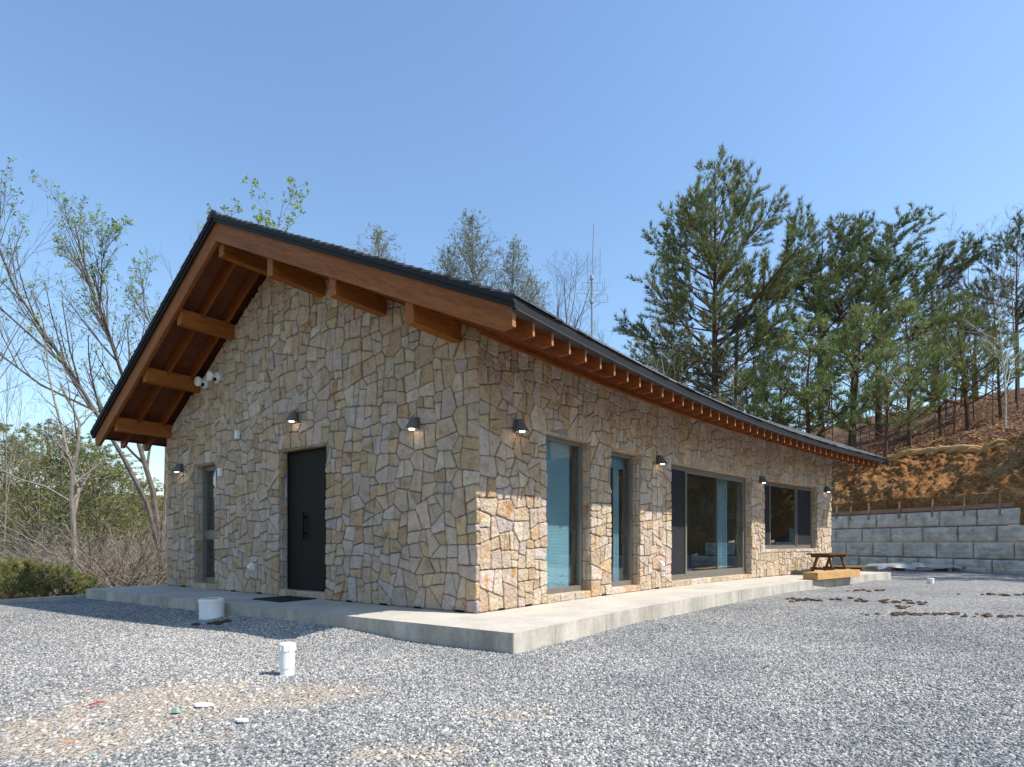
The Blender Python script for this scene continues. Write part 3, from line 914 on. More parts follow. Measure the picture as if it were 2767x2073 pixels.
def strips(x0, x1, openings, top, d0, d1, mapf, extra=(), maxw=0.6):
    mb = MB()
    edges = sorted(set([x0, x1] + [e for o in openings for e in o[:2]] + list(extra)))
    e2 = []
    for a, b in zip(edges[:-1], edges[1:]):
        n = max(1, math.ceil((b - a) / maxw)); e2 += [a + (b - a) * i / n for i in range(n)]
    e2.append(x1)
    for a, b in zip(e2[:-1], e2[1:]):
        m = (a + b) / 2
        iv = [(0.0, None)]
        for (oa, ob, oc, od) in openings:
            if oa < m < ob:
                iv = ([(0.0, oc)] if oc > 0 else []) + [(od, None)]
        for z0, z1 in iv:
            ta = top(a + 1e-4) if z1 is None else z1; tb = top(b - 1e-4) if z1 is None else z1
            mb.hexa([mapf(a, z0, d0), mapf(b, z0, d0), mapf(b, z0, d1), mapf(a, z0, d1), mapf(a, ta, d0), mapf(b, tb, d0), mapf(b, tb, d1), mapf(a, ta, d1)])
    return mb

gable_wall = strips(0.022, WG - 0.022, GABLE_OPEN, gable_top, -0.022, -0.25, mapG, (TA,)).build('gable_wall', M['mortar'], HOUSE)
front_wall = strips(0.25, SEND - 0.03, FRONT_OPEN, front_top, -0.022, -0.25, mapF).build('front_wall', M['mortar'], HOUSE)
strips(0.25, SEND - 0.03, [], lambda s: deck(WG) - 0.25, -WG + 0.022, -WG + 0.25, mapF).build('rear_wall', M['mortar'], HOUSE)
mb = MB()
for a, b in ((0.2502, TA), (TA, WG - 0.2502)):
    mb.hexa([PM(SEND - 0.26, -a, 0), PM(SEND - 0.26, -b, 0), PM(SEND - 0.03, -b, 0), PM(SEND - 0.03, -a, 0),
             PM(SEND - 0.26, -a, gable_top(a)), PM(SEND - 0.26, -b, gable_top(b)), PM(SEND - 0.03, -b, gable_top(b)), PM(SEND - 0.03, -a, gable_top(a))])
mb.build('end_wall', M['mortar'], HOUSE)

# stones of both visible walls: the 300 that show largest are parts, the rest is one part per wall
srng = random.Random(5)
cand = []
for wall, cells, mp in ((gable_wall, stone_cells(0.0, WG, gable_top, GABLE_OPEN, 21), mapG),
                        (front_wall, stone_cells(0.052, SEND, front_top, FRONT_OPEN, 33), mapF)):
    for poly in cells:
        pr = srng.uniform(-0.008, 0.012)
        rg = stone_rings(poly, srng, pr)
        if rg is None: continue
        cx = sum(p[0] for p in poly) / len(poly); cz = sum(p[1] for p in poly) / len(poly)
        w = mp(cx, cz, 0); nrm = (mp(cx, cz, 0.1) - w).normalized()
        v = Vector((0, 0, EYE)) - w
        size = area(poly) * abs(v.normalized().dot(nrm)) / v.length_squared
        if wall is gable_wall and cz > gable_top(cx) - 0.45: size *= 0.1
        cand.append((size, wall, rg, mp, stone_col(srng)))
cand.sort(key=lambda c: -c[0])
rest = {gable_wall.name: MB(), front_wall.name: MB()}
for i, (sz, wall, rg, mp, colr) in enumerate(cand):
    if i < 300:
        m1 = MB(); add_stone(m1, rg, mp, colr); m1.build('stone', M['stone'], wall)
    else:
        add_stone(rest[wall.name], rg, mp, colr)
for wall in (gable_wall, front_wall):
    o = rest[wall.name].build('stone_facing', M['stone'], wall); o['kind'] = 'stuff'

# reveals: jamb, lintel and sill stones
def blockstone(parent, name, mapf, a, b, z0, z1, d0, d1, j=0.004):
    r = srng
    jit = lambda: r.uniform(-j, j)
    P = [mapf(a + jit(), z0 + jit(), d0 + jit()), mapf(b + jit(), z0 + jit(), d0 + jit()), mapf(b, z0, d1), mapf(a, z0, d1),
         mapf(a + jit(), z1 + jit(), d0 + jit()), mapf(b + jit(), z1 + jit(), d0 + jit()), mapf(b, z1, d1), mapf(a, z1, d1)]
    m1 = MB(); m1.hexa(P, stone_col(r))
    o = m1.build(name, M['stone'], parent)
    bv = o.modifiers.new('edge', 'BEVEL'); bv.width = 0.006; bv.segments = 1
    return o

def reveal(parent, mapf, op, sill=True, depth=0.16, low=0.0):
    a, b, c, d = op; c = max(c, low)
    for side in (0, 1):
        z = c
        while z < d - 0.02:
            h = min(srng.uniform(0.17, 0.36), d - z)
            if d - z - h < 0.1: h = d - z
            split = srng.random() < 0.45 and h > 0.2
            e0, e1 = (a - 0.03, a + 0.012) if side == 0 else (b - 0.012, b + 0.03)
            if split:
                m = -0.035 - srng.uniform(0.035, 0.08)
                blockstone(parent, 'jamb_stone', mapf, e0, e1, z + 0.006, z + h - 0.006, -0.030, m + 0.005)
                blockstone(parent, 'jamb_stone', mapf, e0, e1, z + 0.006, z + h - 0.006, m - 0.005, -depth)
            else:
                blockstone(parent, 'jamb_stone', mapf, e0, e1, z + 0.006, z + h - 0.006, -0.030, -depth)
            z += h
    x = a
    while x < b - 0.02:
        w = min(srng.uniform(0.16, 0.45), b - x)
        if b - x - w < 0.1: w = b - x
        blockstone(parent, 'lintel_stone', mapf, x + 0.005, x + w - 0.005, d - 0.018, d + 0.02, -0.026, -depth)
        x += w
    if sill:
        x = a
        zt = 0.105 if op[2] < 0 else op[2] + 0.015
        zb = 0.0 if op[2] < 0 else op[2] - 0.06
        while x < b - 0.02:
            w = min(srng.uniform(0.22, 0.5), b - x)
            if b - x - w < 0.14: w = b - x
            blockstone(parent, 'sill_stone', mapf, x + 0.006, x + w - 0.006, zb + 0.002, zt, 0.004 if op[2] < 0 else 0.018, -0.20, 0.006)
            x += w

for op in FRONT_OPEN: reveal(front_wall, mapF, op)
for op in GABLE_OPEN: reveal(gable_wall, mapG, op)
# small drainage gaps at the foot of the walls
for mp, par, xs in ((mapG, gable_wall, [0.22, 0.95, 1.62, 2.35, 4.72, 5.55, 7.4]), (mapF, front_wall, [0.42, 1.02, 3.1, 4.98, 9.9, 11.2])):
    for x in xs:
        m1 = MB(); m1.hexa([mp(x, 0.001, 0.013), mp(x + 0.13, 0.001, 0.013), mp(x + 0.13, 0.001, -0.03), mp(x, 0.001, -0.03),
                            mp(x, 0.028, 0.012), mp(x + 0.13, 0.030, 0.012), mp(x + 0.13, 0.030, -0.03), mp(x, 0.028, -0.03)])
        m1.build('drain_gap', M['black'], par)

# room inside: floor and a partition so that the glass looks into a dim room
mb = MB()
ss = np.linspace(0.26, SEND - 0.02, 16)
for a, b in zip(ss[:-1], ss[1:]):
    mb.add([PM(a, -0.26, 0.05), PM(b, -0.26, 0.05), PM(b, -WG + 0.3, 0.05), PM(a, -WG + 0.3, 0.05)], [(0, 1, 2, 3)])
mb.build('room_floor', M['innerfloor'], HOUSE)
mb = MB()
for a, b in zip(ss[:-1], ss[1:]):
    mb.add([PM(a, -0.252, 2.62), PM(b, -0.252, 2.62), PM(b, -WG + 0.3, 2.62), PM(a, -WG + 0.3, 2.62)], [(3, 2, 1, 0)])
mb.build('room_ceiling', M['inner'], HOUSE)
mb = MB()
for s_ in (3.1, 5.05, 9.9):
    mb.hexa([PM(s_ - 0.06, -0.26, 0.06), PM(s_ + 0.06, -0.26, 0.06), PM(s_ + 0.06, -5.0, 0.06), PM(s_ - 0.06, -5.0, 0.06),
             PM(s_ - 0.06, -0.26, 2.61), PM(s_ + 0.06, -0.26, 2.61), PM(s_ + 0.06, -5.0, 2.61), PM(s_ - 0.06, -5.0, 2.61)])
mb.build('room_partition', M['inner'], HOUSE)

# ------------------------------------------------------------------ windows and door
def mbox(mb, mapf, a, b, z0, z1, d0, d1, mi=0):
    mb.hexa([mapf(a, z0, d0), mapf(b, z0, d0), mapf(b, z0, d1), mapf(a, z0, d1), mapf(a, z1, d0), mapf(b, z1, d0), mapf(b, z1, d1), mapf(a, z1, d1)], None, mi)

def frame_ring(mb, mapf, a, b, z0, z1, d0, d1, side, top, bot):
    mbox(mb, mapf, a, a + side, z0, z1, d0, d1); mbox(mb, mapf, b - side, b, z0, z1, d0, d1)
    mbox(mb, mapf, a + side, b - side, z0, z0 + bot, d0, d1); mbox(mb, mapf, a + side, b - side, z1 - top, z1, d0, d1)

def pane(parent, mapf, a, b, z0, z1, d, mat=None, name='pane', th=0.006):
    mb = MB(); mbox(mb, mapf, a, b, z0, z1, d, d - th); return mb.build(name, mat or M['glass'], parent)

def curtain(parent, mapf, a, b, z0, z1, d, mat, name='curtain', folds=6, amp=0.03):
    mb = MB(); n = folds * 6
    xs = [a + (b - a) * i / n for i in range(n + 1)]
    ds = [d + amp * math.sin(i / 6 * 2 * math.pi) * random.uniform(0.7, 1.2) for i in range(n + 1)]
    for i in range(n):
        mb.add([mapf(xs[i], z0, ds[i]), mapf(xs[i + 1], z0, ds[i + 1]), mapf(xs[i + 1], z1, ds[i + 1]), mapf(xs[i], z1, ds[i]),
                mapf(xs[i], z0, ds[i] - 0.004), mapf(xs[i + 1], z0, ds[i + 1] - 0.004), mapf(xs[i + 1], z1, ds[i + 1] - 0.004), mapf(xs[i], z1, ds[i] - 0.004)],
               [(0, 1, 2, 3), (7, 6, 5, 4)])
    return mb.build(name, mat, parent, smooth=True)

def window_root(mapf, op):
    o = bpy.data.objects.new('window', None); o.empty_display_size = 0.1
    return put(o, mapf((op[0] + op[1]) / 2, max(op[2], 0), -0.16), HOUSE)

# tall window with blind
def blind(parent, mapf, a, b, z0, z1, d):
    mb = MB(); n = int((z1 - z0) / 0.022)
    for i in range(n):
        za = z0 + (z1 - z0) * i / n; zb = z0 + (z1 - z0) * (i + 1) / n; zm = (za + zb) / 2
        mb.add([mapf(a, za, d), mapf(b, za, d), mapf(b, zm, d + 0.003), mapf(a, zm, d + 0.003), mapf(b, zb, d), mapf(a, zb, d)], [(0, 1, 2, 3), (3, 2, 4, 5)])
    return mb.build('blind', M['blind'], parent)

for k, op in enumerate(FRONT_OPEN[:2]):
    a, b, z0, z1 = op[0] + 0.012, op[1] - 0.012, 0.105, op[3] - 0.018
    w = window_root(mapF, op)
    w['label'] = 'tall narrow window with a drawn teal blind' if k == 0 else 'tall narrow window with a dark clear pane'
    mb = MB(); frame_ring(mb, mapF, a, b, z0, z1, -0.150, -0.225, 0.055, 0.06, 0.085)
    mb.build('frame', M['frame'], w)
    pane(w, mapF, a + 0.055, b - 0.055, z0 + 0.085, z1 - 0.06, -0.186)
    if k == 0:
        blind(w, mapF, a + 0.06, b - 0.24, z0 + 0.02, z1 - 0.03, -0.262)
        curtain(w, mapF, b - 0.26, b - 0.09, z0, z1, -0.34, M['curtain'], folds=2, amp=0.02)
    else:
        curtain(w, mapF, b - 0.40, b - 0.20, z0, z1, -0.32, M['curtain'], folds=2, amp=0.02)
        mb = MB(); mbox(mb, mapF, a + 0.02, b - 0.02, z1 - 0.24, z1 - 0.02, -0.33, -0.36); mb.build('valance', M['curtain'], w)

# patio door: screened leaf and wide glass leaf
op = FRONT_OPEN[2]
w = window_root(mapF, op); w['label'] = 'wide sliding patio door with a dark screened leaf'
a, b, z0, z1 = op[0] + 0.012, op[1] - 0.012, 0.105, op[3] - 0.018
mid = a + 0.93
mb = MB()
frame_ring(mb, mapF, a, mid, z0, z1, -0.150, -0.24, 0.045, 0.06, 0.07)
frame_ring(mb, mapF, mid, (mid + b) / 2, z0, z1, -0.150, -0.24, 0.001, 0.06, 0.07)
frame_ring(mb, mapF, (mid + b) / 2, b, z0, z1, -0.150, -0.24, 0.001, 0.06, 0.07)
mbox(mb, mapF, b - 0.05, b - 0.002, z0 + 0.07, z1 - 0.06, -0.152, -0.24)
mb.build('frame', M['frame'], w)
mb = MB(); frame_ring(mb, mapF, mid + 0.002, b - 0.055, z0 + 0.072, z1 - 0.062, -0.165, -0.215, 0.05, 0.055, 0.085); mb.build('sash', M['frame'], w)
mb = MB(); frame_ring(mb, mapF, a + 0.047, mid + 0.03, z0 + 0.072, z1 - 0.062, -0.156, -0.164, 0.03, 0.03, 0.04); mb.build('screen_frame', M['frame'], w)
pane(w, mapF, a + 0.05, mid - 0.02, z0 + 0.10, z1 - 0.08, -0.170, M['screen'], 'screen')
pane(w, mapF, mid + 0.052, b - 0.105, z0 + 0.157, z1 - 0.117, -0.186)
curtain(w, mapF, b - 0.95, b - 0.42, z0, z1, -0.42, M['curtain'], folds=4, amp=0.035)

# three-part window
op = FRONT_OPEN[3]
w = window_root(mapF, op); w['label'] = 'three-part sliding window with dark screens at both sides'
a, b, z0, z1 = op[0] + 0.012, op[1] - 0.012, op[2] + 0.016, op[3] - 0.018
m1_, m2_ = a + 0.66, b - 0.98
mb = MB()
frame_ring(mb, mapF, a, m1_, z0, z1, -0.150, -0.24, 0.04, 0.05, 0.06)
frame_ring(mb, mapF, m1_, m2_, z0, z1, -0.150, -0.24, 0.001, 0.05, 0.06)
frame_ring(mb, mapF, m2_, b, z0, z1, -0.150, -0.24, 0.04, 0.05, 0.06)
mb.build('frame', M['frame'], w)
for (p, q, scr) in ((a + 0.045, m1_ + 0.02, True), (m1_ + 0.022, m2_ - 0.002, False), (m2_ - 0.001, b - 0.042, True)):
    mb = MB(); dd = -0.153 if scr else -0.176
    frame_ring(mb, mapF, p, q, z0 + 0.062, z1 - 0.052, dd, dd - 0.02, 0.04, 0.04, 0.045); mb.build('sash', M['frame'], w)
    pane(w, mapF, p + 0.04, q - 0.04, z0 + 0.107, z1 - 0.092, dd - 0.008, M['screen'] if scr else None, 'screen' if scr else 'pane')

# gable window: two panes one above the other
op = GABLE_OPEN[0]
w = window_root(mapG, op); w['label'] = 'slim two-pane window in the gable wall'
a, b, z0, z1 = op[0] + 0.012, op[1] - 0.012, 0.105, op[3] - 0.018
zm = 1.02
mb = MB(); frame_ring(mb, mapG, a, b, z0, z1, -0.150, -0.235, 0.045, 0.05, 0.055)
mbox(mb, mapG, a + 0.045, b - 0.045, zm - 0.05, zm + 0.05, -0.148, -0.235); mb.build('frame', M['frame'], w)
for za, zb in ((z0 + 0.055, zm - 0.05), (zm + 0.05, z1 - 0.05)):
    mb = MB(); frame_ring(mb, mapG, a + 0.046, b - 0.046, za + 0.001, zb - 0.001, -0.160, -0.200, 0.035, 0.035, 0.04); mb.build('sash', M['frame'], w)
    pane(w, mapG, a + 0.082, b - 0.082, za + 0.042, zb - 0.037, -0.180)
pane(w, mapG, a + 0.05, b - 0.05, z0 + 0.02, z1, -0.235, M['screen'], 'screen')

# double front door
op = GABLE_OPEN[1]
dr = bpy.data.objects.new('door', None); put(dr, mapG(3.6, 0.1, -0.16), HOUSE); dr['label'] = 'dark double front door with a narrow side leaf'
a, b, z0, z1 = op[0] + 0.012, op[1] - 0.012, 0.095, op[3] - 0.018
seam = a + (b - a) * 0.68
mb = MB(); frame_ring(mb, mapG, a, b, z0, z1, -0.140, -0.24, 0.012, 0.022, 0.015); mb.build('frame', M['black'], dr)
mb = MB(); mbox(mb, mapG, a + 0.013, seam - 0.006, z0 + 0.016, z1 - 0.023, -0.150, -0.20); mb.build('leaf', M['door'], dr)
mb = MB(); mbox(mb, mapG, seam + 0.006, b - 0.013, z0 + 0.016, z1 - 0.023, -0.154, -0.20); mb.build('leaf', M['door'], dr)
mb = MB(); mbox(mb, mapG, seam - 0.11, seam - 0.075, 0.93, 1.36, -0.095, -0.12); mbox(mb, mapG, seam - 0.108, seam - 0.077, 1.00, 1.04, -0.12, -0.15); mbox(mb, mapG, seam - 0.108, seam - 0.077, 1.26, 1.30, -0.12, -0.15)
mb.build('handle', M['black'], dr)
tape = simple('blue_tape', (0.03, 0.16, 0.42), 0.5)
for za, zb in ((1.86, 2.05), (1.52, 1.62), (0.25, 0.42)):
    mb = MB(); mbox(mb, mapG, b - 0.012, b - 0.004, za, zb, -0.128, -0.1395); mb.build('tape', tape, dr)

# ------------------------------------------------------------------ roof
ROOF = bpy.data.objects.new('roof', None); put(ROOF, PM(3, -4.3, 5.6), HOUSE)
S_ST = [None] + [0.0] + list(np.linspace(0.6, 14.98, 26))
def rs(st, off):
    return s_barge(off) if st is None else st
def sweep(name, prof, mat, parent, stations=None, ends=True):
    """prof: (off, z) closed ring swept along the house"""
    mb = MB(); st = stations or S_ST
    rings = [[PM(rs(s, o), o, z) for (o, z) in prof] for s in st]
    n = len(prof)
    vs = [p for r in rings for p in r]
    fs = [(j * n + i, j * n + (i + 1) % n, (j + 1) * n + (i + 1) % n, (j + 1) * n + i) for j in range(len(st) - 1) for i in range(n)]
    fs += [tuple(range(n - 1, -1, -1)), tuple(range((len(st) - 1) * n, len(st) * n))]
    mb.add(vs, fs)
    return mb.build(name, mat, parent)

TH = 0.088
sweep('soffit', [(1.19, deck(-1.19)), (-4.33, HA), (-4.33, HA + TH), (1.19, deck(-1.19) + TH)], M['soffit'], ROOF)
sweep('soffit', [(-4.331, HA), (-8.77, deck(8.77)), (-8.77, deck(8.77) + TH), (-4.331, HA + TH)], M['soffit'], ROOF)
sweep('fascia', [(1.192, HR - 0.012), (1.236, HR - 0.012), (1.242, HR + 0.094), (1.192, HR + 0.094)], M['fascia'], ROOF)
sweep('drip_edge', [(1.12, HR - 0.018), (1.248, HR - 0.024), (1.248, HR - 0.014), (1.12, HR - 0.0125)], M['drip'], ROOF)
sweep('fascia', [(-8.772, HL - 0.012), (-8.816, HL - 0.012), (-8.820, HL + 0.118), (-8.772, HL + 0.118)], M['fascia'], ROOF)

def verge(d0, d1, z0, z1, name, mat):
    """flashing along the gable verge"""
    for (oa, ob) in ((1.244, -4.33), (-4.3305, -8.822)):
        mb = MB()
        P = []
        for z in (z0, z1):
            for (o, dd) in ((oa, d0), (ob, d0), (ob, d1), (oa, d1)):
                P.append(PM(s_barge(o) - dd, o, deck(-o) + z))
        mb.hexa(P); mb.build(name, mat, ROOF)
verge(0.004, 0.040, -0.006, 0.046, 'verge_flashing', M['fascia'])
verge(0.0042, 0.062, 0.0462, 0.110, 'verge_flashing', M['fascia'])

# shingle courses, each tab its own little slab, joined per slope
def shingles(o0, o1, name, seed):
    rng = random.Random(seed)
    mb = MB()
    sgn = 1 if o1 < o0 else -1
    ln = abs(o1 - o0); n = int(ln / 0.135)
    for c in range(n):
        oa = o0 - sgn * ln * c / n; ob = o0 - sgn * (ln * (c + 1) / n + 0.03)
        if c == n - 1: ob = o1
        za = deck(-oa) + 0.134 ; zb = deck(-ob) + 0.112
        s = s_barge((oa)) - 0.068
        first = True
        while s < 15.02:
            w = rng.uniform(0.22, 0.42)
            e = min(s + w, 15.03)
            k = rng.choice([0.55, 0.8, 1.0, 1.0, 1.25, 1.5]) * rng.uniform(0.9, 1.1)
            col = (0.105 * k, 0.110 * k, 0.118 * k, 1)
            lift = rng.uniform(0, 0.004)
            ja = rng.uniform(-0.008, 0.008)
            pa, pb = PM(s, oa + sgn * ja, za + lift), PM(e, oa + sgn * ja, za + lift)
            pc, pd = PM(e, ob, zb), PM(s, ob, zb)
            vs = [pa, pb, pc, pd] + [p - Vector((0, 0, 0.022)) for p in (pa, pb, pc, pd)]
            fs = [(0, 1, 2, 3), (0, 4, 5, 1)]
            if first: fs.append((3, 7, 4, 0))
            mb.add(vs, fs, col)
            first = False
            s = e
    o = mb.build(name, M['shingle'], ROOF); o['kind'] = 'stuff'
shingles(1.262, -4.33, 'shingle_field', 1)
shingles(-8.84, -4.33, 'shingle_field', 2)
mb = MB()
for s0, s1 in zip([s_barge(-4.33) - 0.075] + list(np.arange(-0.6, 15.0, 0.36)), list(np.arange(-0.6, 15.0, 0.36)) + [15.05]):
    zz = HA + 0.134
    P = []
    for s in (s0, s1):
        lift = 0.012 if s == s0 else 0.0
        P.append([PM(s, -4.33 + 0.14, zz - 0.055 + lift), PM(s, -4.33, zz + 0.018 + lift), PM(s, -4.33 - 0.14, zz - 0.075 + lift), PM(s, -4.33 - 0.14, zz - 0.095), PM(s, -4.33, zz - 0.01), PM(s, -4.33 + 0.14, zz - 0.075)])
    mb.prism(P[0], P[1], (0.10, 0.105, 0.115, 1))
mb.build('ridge_cap', M['shingle'], ROOF)

# barge boards and rafters
def tail_poly(front, depth=0.27, inset=0.0):
    if front:
        o0 = 1.185 - inset
        return [(o0, deck(-o0) - 0.004), (o0, deck(-o0) - 0.185), (o0 - 0.15, deck(-(o0 - 0.15)) - depth), (-4.33, HA - depth - 0.02), (-4.33, HA - 0.004)]
    o0 = -8.765 + inset
    return [(o0, deck(-o0) - 0.004), (o0, deck(-o0) - 0.185), (o0 + 0.12, deck(-(o0 + 0.12)) - depth), (-4.331, HA - depth - 0.02), (-4.331, HA - 0.004)]

def rafter(name, sfun, th, front, mats, depth=0.27, inset=0.0):
    pl = tail_poly(front, depth, inset)
    r0 = [PM(sfun(o), o, z) for o, z in pl]; r1 = [PM(sfun(o) + th, o, z) for o, z in pl]
    mb = MB(); n = len(pl)
    mb.add(r0 + r1, [tuple(range(n - 1, -1, -1)), tuple(range(n, 2 * n))])
    mb.add(r0 + r1, [(0, 1, n + 1, n)], None, 1)
    mb.add(r0 + r1, [(i, (i + 1) % n, n + (i + 1) % n, n + i) for i in range(1, n)])
    o = mb.build(name, mats, HOUSE)
    bv = o.modifiers.new('edge', 'BEVEL'); bv.width = 0.003; bv.segments = 1
    return o

for fr in (True, False):
    o = rafter('barge_board', lambda off: s_barge(off) + 0.001, 0.058, fr, [M['wood_front'] if fr else M['wood_rear'], M['wood_end_lit']], 0.272)
i = 1
while -0.9 + SPITCH * i < 14.95:
    s_i = -0.9 + SPITCH * i
    f = (lambda off, s_i=s_i: s_i * (-s_barge(off) / 0.9) if s_i < 0 else s_i)
    rafter('rafter', f, 0.040, True, [M['tail_front'], M['wood_end_lit']], 0.262, 0.006)
    if i < 9: rafter('rafter', f, 0.040, False, [M['tail_rear'], M['wood_end_lit']], 0.262, 0.006)
    i += 1
for (t0, z0) in ((0.2456, 3.384), (1.617, 4.022), (2.983, 4.626), (4.262, 5.256), (5.566, 4.48), (6.80, 3.723), (7.98, 2.981)):
    mb = MB(); t1 = t0 + 0.135
    if t0 > 8: t1 = t0 + 0.1
    P = []
    for z in (z0, z0 + 0.262):
        for (t, s) in ((t0, s_barge(-t0) + 0.075), (t1, s_barge(-t1) + 0.075), (t1, 0.2), (t0, 0.2)):
            P.append(PM(s, -t, z))
    mb.hexa(P)
    o = mb.build('purlin', M['wood_purlin'], HOUSE)
    bv = o.modifiers.new('edge', 'BEVEL'); bv.width = 0.006; bv.segments = 1
# frieze boards under the rafters along the front wall and the verge
st = list(np.linspace(0.06, 14.6, 26))
sweep('frieze_board', [(0.012, 3.43), (0.050, 3.43), (0.050, 3.535), (0.012, 3.535)], M['wood_purlin'], HOUSE, st)
sweep('frieze_board', [(0.0121, 3.536), (0.085, 3.536), (0.085, 3.60), (0.0121, 3.60)], M['wood_purlin'], HOUSE, st)

# ------------------------------------------------------------------ fittings on the walls
def wall_lamp(mapf, x, z, label):
    b = mapf(x, z, 0.0)
    t = root('wall_lamp', mapf(x, z - 0.085, 0.012), label, 'lamp', 'cone wall lamps on the house')
    nrm = (mapf(x, z, 0.1) - b).normalized(); up = Vector((0, 0, 1)); sd = nrm.cross(up)
    mb = MB(); n = 28
    def ring(r, d, zz, ry=None):
        return [b + sd * (r * math.cos(2 * math.pi * k / n)) + nrm * (d + (ry or r) * math.sin(2 * math.pi * k / n)) + up * zz for k in range(n)]
    r0, r1, r2 = ring(0.098, 0.112, -0.085), ring(0.040, 0.062, 0.085), ring(0.090, 0.112, -0.080)
    r3 = ring(0.055, 0.105, -0.03)
    vs = r0 + r1 + r2 + r3
    fs = []
    for k in range(n):
        j = (k + 1) % n
        fs += [(k, j, n + j, n + k), (j, k, 2 * n + k, 2 * n + j), (2 * n + j, 2 * n + k, 3 * n + k, 3 * n + j)]
    fs.append(tuple(range(n, 2 * n)))
    mb.add(vs, fs); mb.build('shade', M['lamp'], t)
    mb = MB(); rr = ring(0.036, 0.108, -0.087); mb.add(rr + ring(0.036, 0.108, -0.032), [tuple(range(n - 1, -1, -1)), tuple(range(n, 2 * n))] + [(k, (k + 1) % n, n + (k + 1) % n, n + k) for k in range(n)])
    mb.build('bulb', M['bulb'], t)
    mb = MB(); q = [b + sd * a + nrm * d + up * c for c in (-0.08, 0.088) for (a, d) in ((-0.045, 0.004), (0.045, 0.004), (0.045, 0.026), (-0.045, 0.026))]
    mb.hexa(q); mb.build('back_plate', M['lamp'], t)

wall_lamp(mapF, 0.80, 2.42, 'lit cone wall lamp on the front wall beside the house corner')
wall_lamp(mapF, 5.05, 2.42, 'cone wall lamp between the second tall window and the patio door')
wall_lamp(mapF, 9.97, 2.42, 'cone wall lamp between the patio door and the three-part window')
wall_lamp(mapF, 14.05, 2.42, 'cone wall lamp at the far end of the front wall')
wall_lamp(mapG, 1.02, 2.44, 'lit cone wall lamp on the gable nearest the house corner')
wall_lamp(mapG, 3.70, 2.86, 'lit cone wall lamp above the front door')
wall_lamp(mapG, 7.50, 2.33, 'lit cone wall lamp beside the slim gable window')

for x, z, lb in ((6.60, 3.86, 'white round vent cap under the eave, lower one of the pair'), (6.17, 3.89, 'white round vent cap under the eave, upper one of the pair')):
    t = root('vent_cap', mapG(x, z, 0.0), lb, 'vent', 'round vent caps on the gable')
    nrm = Vector((NG.x, NG.y, 0))
    mb = MB(); mb.lathe(mapG(x, z, 0.0), [(0.105, 0.0), (0.105, 0.03), (0.075, 0.035), (0.070, 0.12)], 28, axis=nrm); mb.build('collar', M['white'], t, smooth=False)
    mb = MB(); mb.lathe(mapG(x, z + 0.005, 0.121), [(0.088, 0.0), (0.092, 0.012), (0.085, 0.045), (0.06, 0.052)], 28, axis=nrm); mb.build('hood', M['white'], t)
    mb = MB(); mbox(mb, mapG, x - 0.075, x - 0.02, z - 0.075, z - 0.02, 0.062, 0.105); mb.build('louvre', M['black'], t)
for x, z, lb in ((5.44, 2.77, 'small white box on the gable, left of the lamp above the door'), (6.02, 2.15, 'small white box on the gable beside the slim window')):
    mb = MB(); mbox(mb, mapG, x - 0.045, x + 0.045, z - 0.075, z + 0.075, 0.008, 0.045); mbox(mb, mapG, x - 0.04, x + 0.03, z - 0.07, z + 0.065, 0.045, 0.062)
    o = mb.build('junction_box', M['white'], None); tag(o, lb, 'box', 'white boxes on the gable')
for mp, x, z, lb in ((mapG, 4.98, 0.46, 'white hooded outdoor socket low on the gable'), (mapF, 5.15, 0.46, 'white hooded outdoor socket low on the front wall')):
    t = root('outdoor_socket', mp(x, z, 0.0), lb, 'socket', 'hooded outdoor sockets')
    mb = MB(); mbox(mb, mp, x - 0.05, x + 0.05, z - 0.06, z + 0.06, 0.006, 0.03); mb.build('plate', M['white'], t)
    mb = MB()
    mb.hexa([mp(x - 0.045, z - 0.02, 0.031), mp(x + 0.045, z - 0.02, 0.031), mp(x + 0.045, z - 0.03, 0.085), mp(x - 0.045, z - 0.03, 0.085),
             mp(x - 0.045, z + 0.055, 0.031), mp(x + 0.045, z + 0.055, 0.031), mp(x + 0.045, z + 0.02, 0.085), mp(x - 0.045, z + 0.02, 0.085)]); mb.build('hood', M['white'], t)
mb = MB()
pts = [mapG(7.93 + 0.02 * math.sin(i * 1.3) + 0.012 * i, 2.72 - i * 0.16, 0.018) for i in range(8)]
mb.tube(pts, [0.006] * 8, 5); o = mb.build('yellow_cord', simple('yellow_cord_sheath', (0.48, 0.33, 0.06), 0.6)); tag(o, 'thin yellow cord hanging down the gable by its outer corner', 'cord')

# ------------------------------------------------------------------ things on the terrace and the gravel
mb = MB()
c = Vector((-3.49, 9.2)); hx = G * 0.37; hy = NG * 0.31
P = [c - hx - hy, c + hx - hy, c + hx + hy, c - hx + hy]
mb.hexa([(p.x, p.y, 0.002) for p in P] + [(p.x, p.y, 0.016) for p in P])
for k in range(12):
    q = c - hx * 0.93 + hx * 1.86 * k / 11; r_ = hy * 0.93
    mb.bar((q.x - r_.x, q.y - r_.y, 0.018), (q.x + r_.x, q.y + r_.y, 0.018), 0.03, 0.005)
tag(mb.build('door_mat', M['mat']), 'black ribbed door mat before the front door', 'mat')

def yz(x, y): return yard_h(x, y) - 0.03
